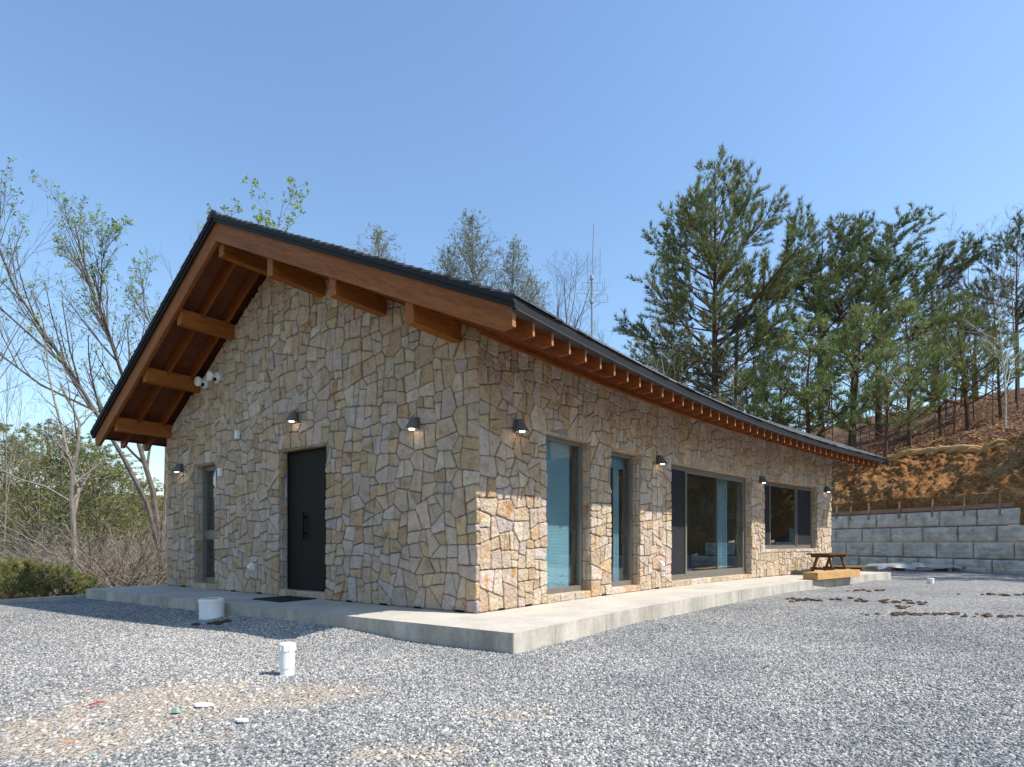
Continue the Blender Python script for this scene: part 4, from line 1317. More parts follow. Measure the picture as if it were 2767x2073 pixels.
# drain pipe with screw cap
x, y = -1.83, 4.88
t = root('drain_pipe', (x, y, yz(x, y)), 'white upright drain pipe with a ribbed screw cap in the near gravel', 'pipe', 'white pipes in the gravel')
z = yz(x, y)
mb = MB(); mb.lathe((x, y, z), [(0.055, 0.0), (0.055, 0.085), (0.059, 0.088), (0.059, 0.225)], 32); mb.build('body', M['pvc'], t, smooth=False)
mb = MB(); mb.lathe((x, y, z + 0.2252), [(0.063, 0.0), (0.063, 0.055), (0.058, 0.062), (0.03, 0.064)], 32)
for k in range(12):
    a = 2 * math.pi * k / 12; mb.box((x + 0.0625 * math.cos(a) - 0.004, y + 0.0625 * math.sin(a) - 0.004, z + 0.232), (x + 0.0625 * math.cos(a) + 0.004, y + 0.0625 * math.sin(a) + 0.004, z + 0.272))
mb.box((x - 0.025, y - 0.006, z + 0.288), (x + 0.025, y + 0.006, z + 0.296))
mb.build('cap', M['white'], t)
# wide inspection pipe with lid
x, y = -4.22, 8.42; z = yz(x, y)
t = root('inspection_pipe', (x, y, z), 'wide white inspection pipe with a flat lid against the terrace edge', 'pipe', 'white pipes in the gravel')
mb = MB(); mb.lathe((x, y, z), [(0.160, 0.0), (0.160, 0.27)], 40); mb.build('body', M['pvc'], t)
mb = MB(); mb.lathe((x, y, z + 0.2705), [(0.168, -0.03), (0.170, 0.0), (0.165, 0.018), (0.150, 0.022), (0.146, 0.012)], 40); mb.build('lid', M['white'], t)
mb = MB(); mb.box((x - 0.085, y - 0.02, z + 0.284), (x + 0.085, y + 0.02, z + 0.297)); mb.build('lid_grip', M['kerb'], t)
x, y = 11.10, 15.9; z = yz(x, y)
t = root('pipe_stub', (x, y, z), 'short white pipe stub in the far gravel towards the block wall', 'pipe', 'white pipes in the gravel')
mb = MB(); mb.lathe((x, y, z), [(0.078, 0.0), (0.078, 0.14)], 24); mb.build('body', M['pvc'], t)
mb = MB(); mb.lathe((x, y, z + 0.1402), [(0.083, -0.01), (0.083, 0.022), (0.07, 0.028)], 24); mb.build('cap', M['white'], t)

def lumps(n, sx, sy, smin, smax, seed, x, y):
    r = random.Random(seed); mb = MB()
    for _ in range(n):
        px = x + r.gauss(0, sx); py = y + r.gauss(0, sy); s = r.uniform(smin, smax)
        vs = []; 
        ph = r.uniform(0, 9)
        for j, (zz, rr) in enumerate(((-0.5, 0.8), (0.2, 1.0), (0.75, 0.6))):
            for k in range(6):
                a = k * math.pi / 3 + j * 0.5 + ph; w = rr * s * r.uniform(0.65, 1.25)
                vs.append((px + w * math.cos(a) * 1.3, py + w * math.sin(a), yard_h(px, py) + 0.01 + zz * s * 0.6 * r.uniform(0.8, 1.2)))
        vs.append((px, py, yard_h(px, py) + 0.01 + s * 0.6))
        fs = [(j * 6 + k, j * 6 + (k + 1) % 6, j * 6 + 6 + (k + 1) % 6, j * 6 + 6 + k) for j in range(2) for k in range(6)] + [(12 + k, 12 + (k + 1) % 6, 18) for k in range(6)]
        mb.add(vs, fs)
    return mb
CL = [((5.85, 8.95), 42, 0.30, 0.04, 'dark soil clods in a long thin row on the gravel'),
      ((6.75, 8.85), 40, 0.28, 0.05, 'dark soil clods at the right of the long row'), ((5.7, 11.35), 46, 0.38, 0.06, 'brown soil clods strung out on the gravel before the terrace'),
      ((7.0, 11.0), 34, 0.25, 0.09, 'brown soil clods scattered in the middle of the gravel'), ((8.0, 13.3), 26, 0.28, 0.07, 'brown soil clods farther back on the gravel near the timber beam'),
      ((10.3, 12.5), 44, 0.34, 0.09, 'tan soil clods on the gravel at the right'), ((6.55, 10.2), 10, 0.10, 0.05, 'single small heap of dark soil on the gravel'),
      ((-3.85, 7.75), 11, 0.16, 0.05, 'black soil clods beside the wide inspection pipe')]
for i, ((x, y), n, sx, sy, lb) in enumerate(CL):
    o = lumps(int(n * 0.55), sx, sy * 2.2, 0.015, 0.06, 40 + i, x, y).build('soil_clods', M['clod']); tag(o, lb, 'soil', 'heaps of soil on the gravel')
# shards and a red splinter in the sandy patch
for i, (x, y, s, colr, nm, lb) in enumerate(((-2.05, 3.98, 0.055, (0.72, 0.68, 0.66), 'tile_shard', 'pale tile shard lying in the sandy patch'), (-1.63, 3.62, 0.04, (0.75, 0.75, 0.74), 'tile_shard', 'small white tile shard in the sandy patch'),
                                             (-3.2, 3.27, 0.05, (0.78, 0.76, 0.74), 'tile_shard', 'white tile shard at the left edge of the gravel'), (-2.15, 3.83, 0.03, (0.25, 0.36, 0.31), 'green_stone', 'greenish stone lump in the sandy patch'))):
    mb = MB(); r = random.Random(i); z = yard_h(x, y) + 0.012
    ring = [(x + s * math.cos(a) * 1.3 * r.uniform(0.7, 1.1), y + s * math.sin(a) * r.uniform(0.6, 1.0)) for a in np.linspace(0, 2 * math.pi, 7)[:-1]]
    hgt = 0.012 if 'tile' in nm else 0.03
    mb.prism([(p[0], p[1], z) for p in ring], [(x + (p[0] - x) * (0.95 if 'tile' in nm else 0.7), y + (p[1] - y) * (0.95 if 'tile' in nm else 0.7), z + hgt) for p in ring])
    tag(mb.build(nm, simple(nm + '_mat%d' % i, colr, 0.5, scale=30)), lb, 'stone', 'odd pieces in the sandy patch')
mb = MB(); z = yard_h(-2.7, 3.95) + 0.03; mb.bar((-2.77, 3.92, z), (-2.70, 3.96, z + 0.012), 0.010, 0.008); tag(mb.build('red_splinter', simple('red_plastic', (0.42, 0.03, 0.05), 0.4)), 'thin red splinter in the sandy patch', 'splinter')

# heavy timber across the terrace edge and the small bench table
s0, s1 = 11.0, 13.55
t0 = PM(9.95, 1.20, 0); t1 = PM(12.45, 1.33, 0)
mb = MB(); mb.bar((t0.x, t0.y, 0.088), (t1.x, t1.y, 0.088), 0.34, 0.168)
o = mb.build('timber_beam', M['pine_wood']); bv = o.modifiers.new('edge', 'BEVEL'); bv.width = 0.006; bv.segments = 2
tag(o, 'thick raw pine timber lying along the terrace edge', 'beam')

def bench():
    c = PM(12.75, 0.62, 0); d = (PM(13.2, 0.62, 0) - PM(12.3, 0.62, 0)).normalized(); n = Vector((d.y, -d.x, 0))
    t = root('trestle_table', (c.x, c.y, 0), 'small brown wooden trestle table by the far end of the front wall', 'table')
    W, Ln, Hh = 0.62, 1.45, 0.56
    for i in range(5):
        o = (i - 2) * (W / 5)
        mb = MB(); a = c - d * (Ln / 2) + n * o; b = c + d * (Ln / 2) + n * o
        mb.bar((a.x, a.y, Hh), (b.x, b.y, Hh), W / 5 - 0.012, 0.035); mb.build('slat', M['brown_wood'], t)
    for e in (-0.42, 0.42):
        p = c + d * e
        mb = MB(); a = p - n * 0.29; b = p + n * 0.29
        mb.bar((a.x, a.y, Hh - 0.055), (b.x, b.y, Hh - 0.055), 0.045, 0.07); mb.build('crosspiece', M['brown_wood'], t)
        for sgn in (-1, 1):
            q = p + d * 0.047
            mb = MB(); a = q + n * sgn * 0.13; b = q + n * sgn * 0.30
            mb.bar((a.x, a.y, Hh - 0.03), (b.x, b.y, 0.0), 0.045, 0.09, up=d); mb.build('leg', M['brown_wood'], t)
        q = p + d * 0.0; a = q - n * 0.30; b = q + n * 0.30
        mb = MB(); mb.bar((a.x, a.y, 0.17), (b.x, b.y, 0.17), 0.04, 0.075); mb.build('stretcher', M['brown_wood'], t)
bench()

# ------------------------------------------------------------------ block retaining wall
def wp(k, q, z):
    p = WA + WD * k + WN * q
    return Vector((p.x, p.y, z))
RW = root('retaining_wall', wp(3, 0, GZ), 'grey concrete retaining wall of large rusticated blocks below the earth bank', 'wall')
def block_mesh(seed, L_=1.29, H_=0.59):
    nx, nz = 30, 14
    V = []; F = []
    for j in range(nz + 1):
        for i in range(nx + 1):
            x = L_ * i / nx; z = H_ * j / nz
            e = min(x, L_ - x, z, H_ - z)
            d = -0.075 * (1 - sm(0, 0.06, e)) ** 1.5
            gm = H_ * 0.5
            gr = 0.034 * math.exp(-((z - gm - 0.012 * math.sin(x * 5 + seed)) / 0.016) ** 2)
            vx = L_ * (0.40 if z > gm else 0.66)
            gr = max(gr, 0.026 * math.exp(-((x - vx) / 0.014) ** 2))
            rl = 0.055 * noise.noise((x * 3.5 + seed * 9, z * 6, seed)) + 0.035 * noise.noise((x * 9 + seed * 4, z * 13, seed))
            V.append((x, -(d - gr + rl * sm(0, 0.09, e)), z))
    for j in range(nz):
        for i in range(nx):
            a = j * (nx + 1) + i; F.append((a, a + 1, a + nx + 2, a + nx + 1))
    n0 = len(V)
    rim = [i for i in range(nx + 1)] + [(j + 1) * (nx + 1) - 1 for j in range(1, nz + 1)] + [nz * (nx + 1) + i for i in range(nx - 1, -1, -1)] + [j * (nx + 1) for j in range(nz - 1, 0, -1)]
    for i in rim: V.append((V[i][0], 0.55, V[i][2]))
    m_ = len(rim)
    for i in range(m_):
        F.append((rim[(i + 1) % m_], rim[i], n0 + i, n0 + (i + 1) % m_))
    me = bpy.data.meshes.new('block'); me.from_pydata(V, [], F); me.materials.append(M['block'])
    me.polygons.foreach_set('use_smooth', [True] * len(me.polygons)); me.update()
    return me
BM = [block_mesh(i + 1) for i in range(3)]
rz = math.atan2(WD.y, WD.x)
offs = [0.2, 0.86, 0.30, 0.93]
ENDK = [13.5, 10.7, 9.1, 7.25]
for c in range(4):
    k = -6.5 + offs[c] - 0.2
    while k + 1.31 < ENDK[c] + 0.2:
        o = bpy.data.objects.new('block', random.choice(BM))
        put(o, wp(k + 0.01, 0.0 + 0.045 * c + random.uniform(-0.012, 0.012), GZ - 0.12 + 0.6 * c + 0.005), RW)
        o.rotation_euler = (0, 0, rz + random.uniform(-0.006, 0.006)); o.scale = (0.99, 1, 0.985)
        k += 1.31
mb = MB()
for c in range(4):
    mb.hexa([wp(-6.6, 0.40 + 0.045 * c, GZ - 0.3 if c == 0 else GZ - 0.12 + 0.6 * c), wp(ENDK[c] - 0.5, 0.40 + 0.045 * c, GZ - 0.3 if c == 0 else GZ - 0.12 + 0.6 * c), wp(ENDK[c] - 0.5, 0.7, GZ - 0.3 if c == 0 else GZ - 0.12 + 0.6 * c), wp(-6.6, 0.7, GZ - 0.3 if c == 0 else GZ - 0.12 + 0.6 * c),
             wp(-6.6, 0.40 + 0.045 * c, GZ - 0.12 + 0.6 * c + 0.595), wp(ENDK[c] - 0.5, 0.40 + 0.045 * c, GZ - 0.12 + 0.6 * c + 0.595), wp(ENDK[c] - 0.5, 0.7, GZ - 0.12 + 0.6 * c + 0.595), wp(-6.6, 0.7, GZ - 0.12 + 0.6 * c + 0.595)])
mb.build('backfill', M['mortar'], RW)
# board along the wall top with its stakes
zt = GZ - 0.12 + 2.4 + 0.02
mb = MB(); mb.hexa([wp(-5, 0.16, zt), wp(7.2, 0.16, zt), wp(7.2, 0.19, zt), wp(-5, 0.19, zt), wp(-5, 0.16, zt + 0.155), wp(7.2, 0.16, zt + 0.155), wp(7.2, 0.19, zt + 0.155), wp(-5, 0.19, zt + 0.155)])
fb = mb.build('form_board', M['form']); tag(fb, 'long reddish form board standing on the block wall', 'board')
lbs = ['first wooden stake from the house', 'second wooden stake from the house', 'third wooden stake from the house', 'fourth wooden stake from the house', 'fifth wooden stake from the house', 'sixth wooden stake from the house', 'wooden stake at the open end']
for i, (u, tall) in enumerate(((2255, 0.42), (2292, 0.36), (2341, 0.46), (2423, 0.44), (2512, 0.46), (2599, 0.48), (2696, 0.52))):
    r_ = (u - 1383.5) / 1620; k = (27.3 * r_ - 14.53) / (0.358 + 0.934 * r_)
    mb = MB(); z0 = zt - 0.26; z1 = z0 + tall + 0.26
    a = wp(k, 0.125, z0); b = wp(k + random.uniform(-0.02, 0.02), 0.128, z1)
    mb.bar(a, b, 0.055, 0.045, up=(WN.x, WN.y, 0))
    tag(mb.build('stake', M['stake']), lbs[i] + ' along the form board', 'stake', 'stakes holding the form board')
mb = MB(); mb.hexa([wp(7.6, 0.35, zt - 0.45), wp(7.68, 0.35, zt - 0.45), wp(7.68, 1.6, zt - 0.45), wp(7.6, 1.6, zt - 0.45), wp(7.6, 0.35, zt + 0.35), wp(7.68, 0.35, zt + 0.35), wp(7.68, 1.6, zt + 0.35), wp(7.6, 1.6, zt + 0.35)])
tag(mb.build('formwork_sheet', M['form']), 'upright reddish formwork sheet at the open end of the block wall', 'formwork')
# planks on bearers under a plastic sheet, at the foot of the wall
def plank_stack():
    r0 = wp(0.6, -1.0, 0); 
    d = Vector((1.0, -0.12, 0)).normalized(); n = Vector((-d.y, d.x, 0)); c = Vector((14.6, 22.6, GZ))
    t = root('plank_stack', c, 'low stack of long planks on bearers at the foot of the block wall', 'planks')
    for e in (-1.5, 0.0, 1.5):
        p = c + d * e; mb = MB(); a = p - n * 0.5; b = p + n * 0.5
        mb.bar((a.x, a.y, GZ + 0.07), (b.x, b.y, GZ + 0.07), 0.09, 0.12); mb.build('bearer', M['stake'], t)
    for i in range(5):
        e = random.uniform(-0.3, 0.2); p = c + n * ((i - 2) * 0.19)
        a = p - d * (2.35 - e); b = p + d * (1.9 + e)
        mb = MB(); mb.bar((a.x, a.y, GZ + 0.155), (b.x, b.y, GZ + 0.155), 0.16, 0.045); mb.build('plank', M['stake'], t)
    nx, ny = 40, 12; V = []; F = []
    for j in range(ny + 1):
        for i in range(nx + 1):
            x = -1.0 + 2.9 * i / nx; y = -0.55 + 1.1 * j / ny
            e = min(x + 1.0, 1.9 - x, 0.35) / 0.35
            z = GZ + 0.195 + 0.14 * e * (0.55 + 0.6 * noise.noise((x * 2.3, y * 3, 4))) + 0.03 * noise.noise((x * 8, y * 9, 2))
            if abs(y) > 0.5: z -= 0.12
            p = c + d * x + n * y; V.append((p.x, p.y, max(z, GZ + 0.185 if abs(y) <= 0.5 else GZ + 0.06)))
    for j in range(ny):
        for i in range(nx):
            a = j * (nx + 1) + i; F.append((a, a + 1, a + nx + 2, a + nx + 1))
    o = np_mesh('plastic_sheet', np.array(V), F, M['sheet'], (c.x, c.y, GZ + 0.1), smooth=True)
    tag(o, 'crumpled clear plastic sheet spread over the plank stack', 'plastic sheet')
plank_stack()

# ------------------------------------------------------------------ earth bank, woodland floor, far ground
def grid(name, ks, qs, f, mat, kind='structure'):
    V = np.array([f(k, q) for q in qs for k in ks]); nk = len(ks)
    F = [(b * nk + a, b * nk + a + 1, (b + 1) * nk + a + 1, (b + 1) * nk + a) for b in range(len(qs) - 1) for a in range(nk - 1)]
    o = np_mesh(name, V, F, mat, (V[:, 0].mean(), V[:, 1].mean(), V[:, 2].min()), smooth=True)
    return tag(o, kind=kind)
def bank_pt(k, q):
    p = WA + WD * k + WN * q
    h = hill(k, q)
    r_ = 0.16 * noise.noise((k * 1.3, q * 1.3, 1)) + 0.14 * noise.noise((k * 3.1, q * 3.7, 2)) + 0.13 * noise.noise((k * 6.3, q * 8.1, 3)) + 0.08 * noise.noise((k * 13, q * 15, 4))
    w = sm(0.2, 0.7, q)
    return (p.x - WN.x * r_ * w * 0.8, p.y - WN.y * r_ * w * 0.8, (h if q > 0.35 else wall_top(k) - 0.6) + r_ * w * 0.8)
grid('earth_bank', np.concatenate([np.arange(-5, 11, 0.07), np.arange(11, 34, 0.4)]), np.concatenate([[0.3], np.arange(0.38, 4.4, 0.07)]), bank_pt, M['bank'])
def floor_pt(k, q):
    p = WA + WD * k + WN * q
    return (p.x, p.y, hill(k, q) + 0.10 * noise.noise((k * 0.9, q * 0.9, 8)) + 0.05 * noise.noise((k * 2.6, q * 2.6, 6)) - 0.06 * (1 - sm(3.9, 4.6, q)))
grid('woodland_floor', np.arange(-40, 60, 0.5), np.concatenate([np.arange(3.9, 16, 0.4), np.arange(16, 60, 1.2)]), floor_pt, M['litter'])
def left_pt(a, p):
    w = KP + KD * a + KN * p
    return (w.x, w.y, wood_h(w.x, w.y))
grid('valley_floor', np.arange(-40, 90, 1.0), np.concatenate([[0.15], np.arange(0.6, 90, 1.5)]), left_pt, M['meadow'])
mb = MB(); n = 48
ring = [(900 * math.cos(2 * math.pi * k / n), 900 * math.sin(2 * math.pi * k / n), -4.5) for k in range(n)]
mb.add(ring, [tuple(range(n))]); tag(mb.build('ground', M['meadow'], org=(0, 0, -4.5)), kind='structure')

def litter():
    g = np.random.default_rng(8); n = 26000
    k = g.uniform(-8, 13, n); q = 3.5 + 22 * g.uniform(0, 1, n) ** 1.4
    V = np.zeros((n, 4, 3)); C_ = np.zeros((n, 3)); pal = np.array([(0.26, 0.14, 0.075), (0.35, 0.21, 0.12), (0.15, 0.075, 0.04), (0.42, 0.29, 0.18), (0.09, 0.05, 0.03)])
    for i in range(n):
        b = np.array(floor_pt(k[i], q[i])); a = g.uniform(0, 6.28); s_ = g.uniform(0.03, 0.10); tl = g.uniform(-0.6, 0.6)
        e = np.array((math.cos(a), math.sin(a), tl)) * s_; f = np.array((-math.sin(a), math.cos(a), g.uniform(-0.5, 0.5))) * s_ * 0.6
        b = b + (0, 0, 0.05)
        V[i] = (b - e, b - f, b + e, b + f)
    ci = g.integers(0, 5, n); C_ = pal[ci] * g.uniform(0.8, 1.2, (n, 1))
    o = np_mesh('leaf_litter', V.reshape(-1, 3), np.arange(n * 4).reshape(-1, 4), M['leaf'], (18, 28, 4), cols=C_)
    tag(o, 'dry brown fallen leaves covering the wooded hill floor', 'leaves', kind='stuff')
litter()
# roll of straw matting along the crest of the bank
mb = MB(); rr = random.Random(3)
for strand in range(7):
    pts = []; rs_ = []
    for i in range(26):
        k = -0.6 + 5.8 * i / 25; q = 3.55 + 0.10 * math.sin(strand * 2 + i * 0.55) + 0.25 * math.sin(i * 0.21)
        p = bank_pt(k, q); pts.append((p[0], p[1], p[2] + 0.10 + 0.10 * math.cos(strand * 2 + i * 0.55))); rs_.append(0.075 * rr.uniform(0.7, 1.3) * (0.45 + math.sin(math.pi * i / 25) ** 0.5))
    mb.tube(pts, rs_, 7)
tag(mb.build('straw_roll', M['straw'], smooth=True), 'twisted roll of straw matting along the crest of the earth bank', 'matting')
# stones lying on the bank
def bank_stones():
    r = random.Random(12); mb = MB()
    for _ in range(420):
        k = r.uniform(-5, 13); q = r.uniform(0.3, 4.2); p = Vector(bank_pt(k, q)); s = r.uniform(0.015, 0.06) * (2.0 if r.random() < 0.05 else 1)
        pts = [p + Vector((r.uniform(-1, 1), r.uniform(-1, 1), r.uniform(-0.3, 0.9))).normalized() * s for _ in range(6)]
        k_ = r.uniform(0.6, 1.3); c_ = r.choice([(0.42, 0.33, 0.22), (0.36, 0.22, 0.11), (0.5, 0.45, 0.38)])
        mb.add(pts, [(0, 1, 2), (0, 2, 3), (0, 3, 4), (0, 4, 1), (5, 2, 1), (5, 3, 2), (5, 4, 3), (5, 1, 4)], tuple(x * k_ for x in c_) + (0,))
    o = mb.build('bank_stones', M['stone']); tag(o, 'loose stones strewn over the orange earth bank', 'stones', kind='stuff')
bank_stones()

# ------------------------------------------------------------------ trees
UP = Vector((0, 0, 1))
def rvec(r):
    return Vector((r.gauss(0, 1), r.gauss(0, 1), r.gauss(0, 1))).normalized()

def limb(r, p, d, ln, rad0, nseg, wob, trop, taper=0.25):
    pts = [p.copy()]; rr = [rad0]; d = d.normalized()
    for i in range(nseg):
        d = (d + rvec(r) * wob + UP * trop).normalized()
        p = p + d * (ln / nseg); pts.append(p.copy()); rr.append(rad0 * (1 - (1 - taper) * (i + 1) / nseg))
    return pts, rr, d

def interp(pts, rr, f):
    x = f * (len(pts) - 1); i = min(int(x), len(pts) - 2); t = x - i
    return pts[i].lerp(pts[i + 1], t), rr[i] * (1 - t) + rr[i + 1] * t, (pts[i + 1] - pts[i]).normalized()

def side_dir(r, d, ang):
    a = d.orthogonal().normalized(); b = d.cross(a); ph = r.uniform(0, 2 * math.pi)
    return (d * math.cos(ang) + (a * math.cos(ph) + b * math.sin(ph)) * math.sin(ang)).normalized()

def ramify(r, mb, pts, rr, lvl, spec, tips):
    """spec[lvl] = (count, f0, angle, length ratio, wobble, tropism, segments, sides)"""
    if lvl >= len(spec):
        tips.append((pts[-1], (pts[-1] - pts[-2]).normalized())); return
    n, f0, ang, lr, wob, trop, ns, sides = spec[lvl]
    plen = sum((pts[i + 1] - pts[i]).length for i in range(len(pts) - 1))
    n = max(1, int(round(n * r.uniform(0.8, 1.2))))
    for i in range(n):
        f = f0 + (1 - f0) * (i + r.uniform(0.2, 0.9)) / n
        p, rad0, d = interp(pts, rr, min(f, 0.99))
        dd = side_dir(r, d, ang * r.uniform(0.6, 1.3))
        ln = plen * lr * (1.15 - 0.65 * f) * r.uniform(0.7, 1.25)
        q, qr, _ = limb(r, p, dd, ln, max(rad0 * 0.62, 0.004), ns, wob, trop, 0.3)
        mb.tube(q, qr, sides)
        ramify(r, mb, q, qr, lvl + 1, spec, tips)
    tips.append((pts[-1], (pts[-1] - pts[-2]).normalized()))

def tufts(name, tips, parent, mat, K, ln, wd, spread, cols, seed, along=0.5, size_var=0.35, quad=False):
    g = np.random.default_rng(seed)
    P = np.array([tuple(t[0]) for t in tips]); D = np.array([tuple(t[1]) for t in tips])
    n = len(P)
    P = np.repeat(P, K, 0); Dm = np.repeat(D, K, 0)
    R = g.normal(size=(n * K, 3)); R /= np.linalg.norm(R, axis=1, keepdims=True)
    dr = Dm * along + R * spread; dr /= np.linalg.norm(dr, axis=1, keepdims=True)
    l = ln * (1 + size_var * g.uniform(-1, 1, (n * K, 1)))
    sd = np.cross(dr, g.normal(size=(n * K, 3))); sd /= np.linalg.norm(sd, axis=1, keepdims=True)
    w = wd * (1 + 0.3 * g.uniform(-1, 1, (n * K, 1)))
    base = P + R * ln * 0.12
    cc = np.array(cols); ci = np.repeat(g.integers(0, len(cc), n), K)
    col = cc[ci] * np.repeat(g.uniform(0.75, 1.25, (n, 1)), K, 0) * g.uniform(0.85, 1.15, (n * K, 1))
    if quad:
        V = np.stack([base, base + dr * l * 0.5 + sd * w, base + dr * l, base + dr * l * 0.5 - sd * w], 1).reshape(-1, 3)
        F = np.arange(n * K * 4).reshape(-1, 4)
    else:
        V = np.stack([base - sd * w, base + sd * w, base + dr * l], 1).reshape(-1, 3)
        F = np.arange(n * K * 3).reshape(-1, 3)
    org = tuple(WL[parent.name])
    return np_mesh(name, V, F, mat, org, parent, cols=np.clip(col, 0, 1))

PINE_D = [(0.105, 0.142, 0.055), (0.130, 0.168, 0.056), (0.155, 0.182, 0.060), (0.080, 0.115, 0.052)]
PINE_G = [(0.150, 0.185, 0.075), (0.180, 0.210, 0.075), (0.115, 0.155, 0.070), (0.22, 0.225, 0.085)]
PINE_B = [(0.175, 0.235, 0.075), (0.210, 0.265, 0.080), (0.135, 0.185, 0.070), (0.27, 0.265, 0.095)]

def pine(h, base, half, seed, shape='cone', cols=PINE_G, bark='bark_pine', lean=(0, 0), tuft=(9, 0.27, 0.017), whorls=17, per=5, name='pine_tree'):
    """conical or flat-topped pine built at the world origin; returns its Empty"""
    r = random.Random(seed)
    t = root(name, (0, 0, 0))
    mb = MB(); tips = []
    pts = []; rr = []
    for i in range(15):
        f = i / 14
        pts.append(Vector((lean[0] * f * f * h + 0.10 * math.sin(f * 5 + seed), lean[1] * f * f * h + 0.10 * math.cos(f * 4 + seed), h * f - 0.3)))
        rr.append((0.013 * h + 0.03) * (1 - 0.93 * f ** 1.1))
    mb.tube(pts, rr, 8)
    for wv in range(whorls):
        f = base + (1 - base) * (wv + 0.5 * r.random()) / whorls
        u = (f - base) / (1 - base)
        if shape == 'cone':
            L0 = half * (1 - u) ** 0.62 * (0.75 + 0.25 * min(1, u / 0.12)) * (0.72 + 0.5 * r.random())
            ang0 = rad(80) - u * rad(42)
        elif shape == 'flat':
            L0 = half * (0.55 + 0.45 * math.sin(math.pi * min(1, u * 0.75 + 0.2))) * (1 - 0.55 * u ** 3)
            ang0 = rad(78) - u * rad(30)
        else:
            L0 = half * (1 - u) ** 0.6
            ang0 = rad(72) - u * rad(38)
        nb = per if u < 0.85 else max(3, per - 1)
        ph = r.uniform(0, 6.28)
        for b in range(nb):
            if r.random() < 0.08: continue
            az = ph + 2 * math.pi * b / nb + r.uniform(-0.4, 0.4)
            p, r0, d = interp(pts, rr, min(f + r.uniform(-0.015, 0.015), 0.985))
            ln = max(0.35, L0 * r.uniform(0.65, 1.2))
            dd = Vector((math.cos(az) * math.sin(ang0), math.sin(az) * math.sin(ang0), math.cos(ang0)))
            q, qr, _ = limb(r, p, dd, ln, min(r0 * 0.55, 0.012 + 0.014 * ln), 6, 0.10, 0.055 if shape != 'flat' else 0.03, 0.2)
            mb.tube(q, qr, 4)
            nsub = max(3, int(ln * 3.6))
            for j in range(nsub):
                ff = 0.42 + 0.57 * (j + r.random()) / nsub
                pp, rad2, d2 = interp(q, qr, min(ff, 0.99))
                sd = side_dir(r, d2, rad(52) * r.uniform(0.7, 1.2)); sd.z = sd.z * 0.45 + 0.22
                l2 = ln * 0.36 * (1.25 - 0.8 * ff) * r.uniform(0.7, 1.3) + 0.12
                s2, sr, _ = limb(r, pp, sd, l2, max(0.005, rad2 * 0.5), 3, 0.12, 0.08, 0.3)
                mb.tube(s2, sr, 3)
                m_ = max(2, int(l2 / 0.17))
                for e in range(m_):
                    p3, _, d3 = interp(s2, sr, min(0.99, 0.25 + 0.75 * (e + 1) / m_))
                    tips.append((p3 + rvec(r) * 0.05, (d3 + UP * 0.35).normalized()))
            tips.append((q[-1], (q[-1] - q[-2]).normalized()))
    tips.append((pts[-1], UP))
    mb.build('trunk', M[bark], t, org=(0, 0, 0))
    tufts('crown', tips, t, M['needle'], tuft[0], tuft[1], tuft[2], 0.62, cols, seed, along=0.9)
    return t

def bare(h, seed, spec, bark='bark_grey', twigcol=None, r0=None, lean=(0.0, 0.0), stems=1, leaves=None, name='bare_tree', trunk_f=1.0, fan=0.25):
    r = random.Random(seed); t = root(name, (0, 0, 0)); mb = MB(); tips = []
    for s_ in range(stems):
        az = 2 * math.pi * s_ / max(stems, 1) + r.uniform(-0.5, 0.5)
        d = Vector((lean[0] + (fan * math.cos(az) if stems > 1 else 0), lean[1] + (fan * math.sin(az) if stems > 1 else 0), 1)).normalized()
        q, qr, _ = limb(r, Vector((0.08 * math.cos(az) * (stems > 1), 0.08 * math.sin(az) * (stems > 1), -0.3)), d, h * (1 if s_ == 0 else r.uniform(0.75, 1.0)), (r0 or 0.011 * h + 0.02) * (1 if stems == 1 else 0.75), 10, 0.055, 0.02, 0.12)
        mb.tube(q, qr, 7)
        ramify(r, mb, q, qr, 0, spec, tips)
    mb.build('trunk', M[bark], t, org=(0, 0, 0))
    if leaves:
        K, ln, wd, cols, frac = leaves
        tp = [x for x in tips if r.random() < frac]
        tufts('crown', tp, t, M['leaf'], K, ln, wd, 0.9, cols, seed, along=0.4, quad=True)
    return t

DW = 1106.0; FD = 1620.0 / 1.2509
def spot(u, z):
    """ground point at photo column u (2212 px wide view) and depth z"""
    x = (u - DW) / FD * z
    return Vector((x, z, ground_h(x, z)))

def top_of(t):
    m = 0.0
    for c in t.children:
        co = np.empty(len(c.data.vertices) * 3, dtype=np.float32); c.data.vertices.foreach_get('co', co)
        m = max(m, float(co.reshape(-1, 3)[:, 2].max()))
    return m
def place(t, u, z, label, cat, group=None, rotz=0.0, scale=1.0, sink=0.0, first=False, zbase=None, vtop=None, wide=1.0):
    p = spot(u, z)
    if zbase is not None: p.z = zbase
    p.z -= sink
    if vtop is not None:        # total height read off the photo at this depth
        k = ((1172 - vtop) * z / FD + EYE - p.z) / top_of(t); scale = (k * wide, k * wide, k)
    if first:
        t.location = p; t.rotation_euler = (0, 0, rotz); t.scale = (scale,) * 3 if not isinstance(scale, tuple) else scale
        o = t; WL[t.name] = p
    else:
        o = copy_tree(t, p, rotz, scale)
    tag(o, label, cat, group)
    return o

LEAF = [(0.20, 0.30, 0.055), (0.26, 0.36, 0.06), (0.16, 0.25, 0.06), (0.30, 0.36, 0.09)]
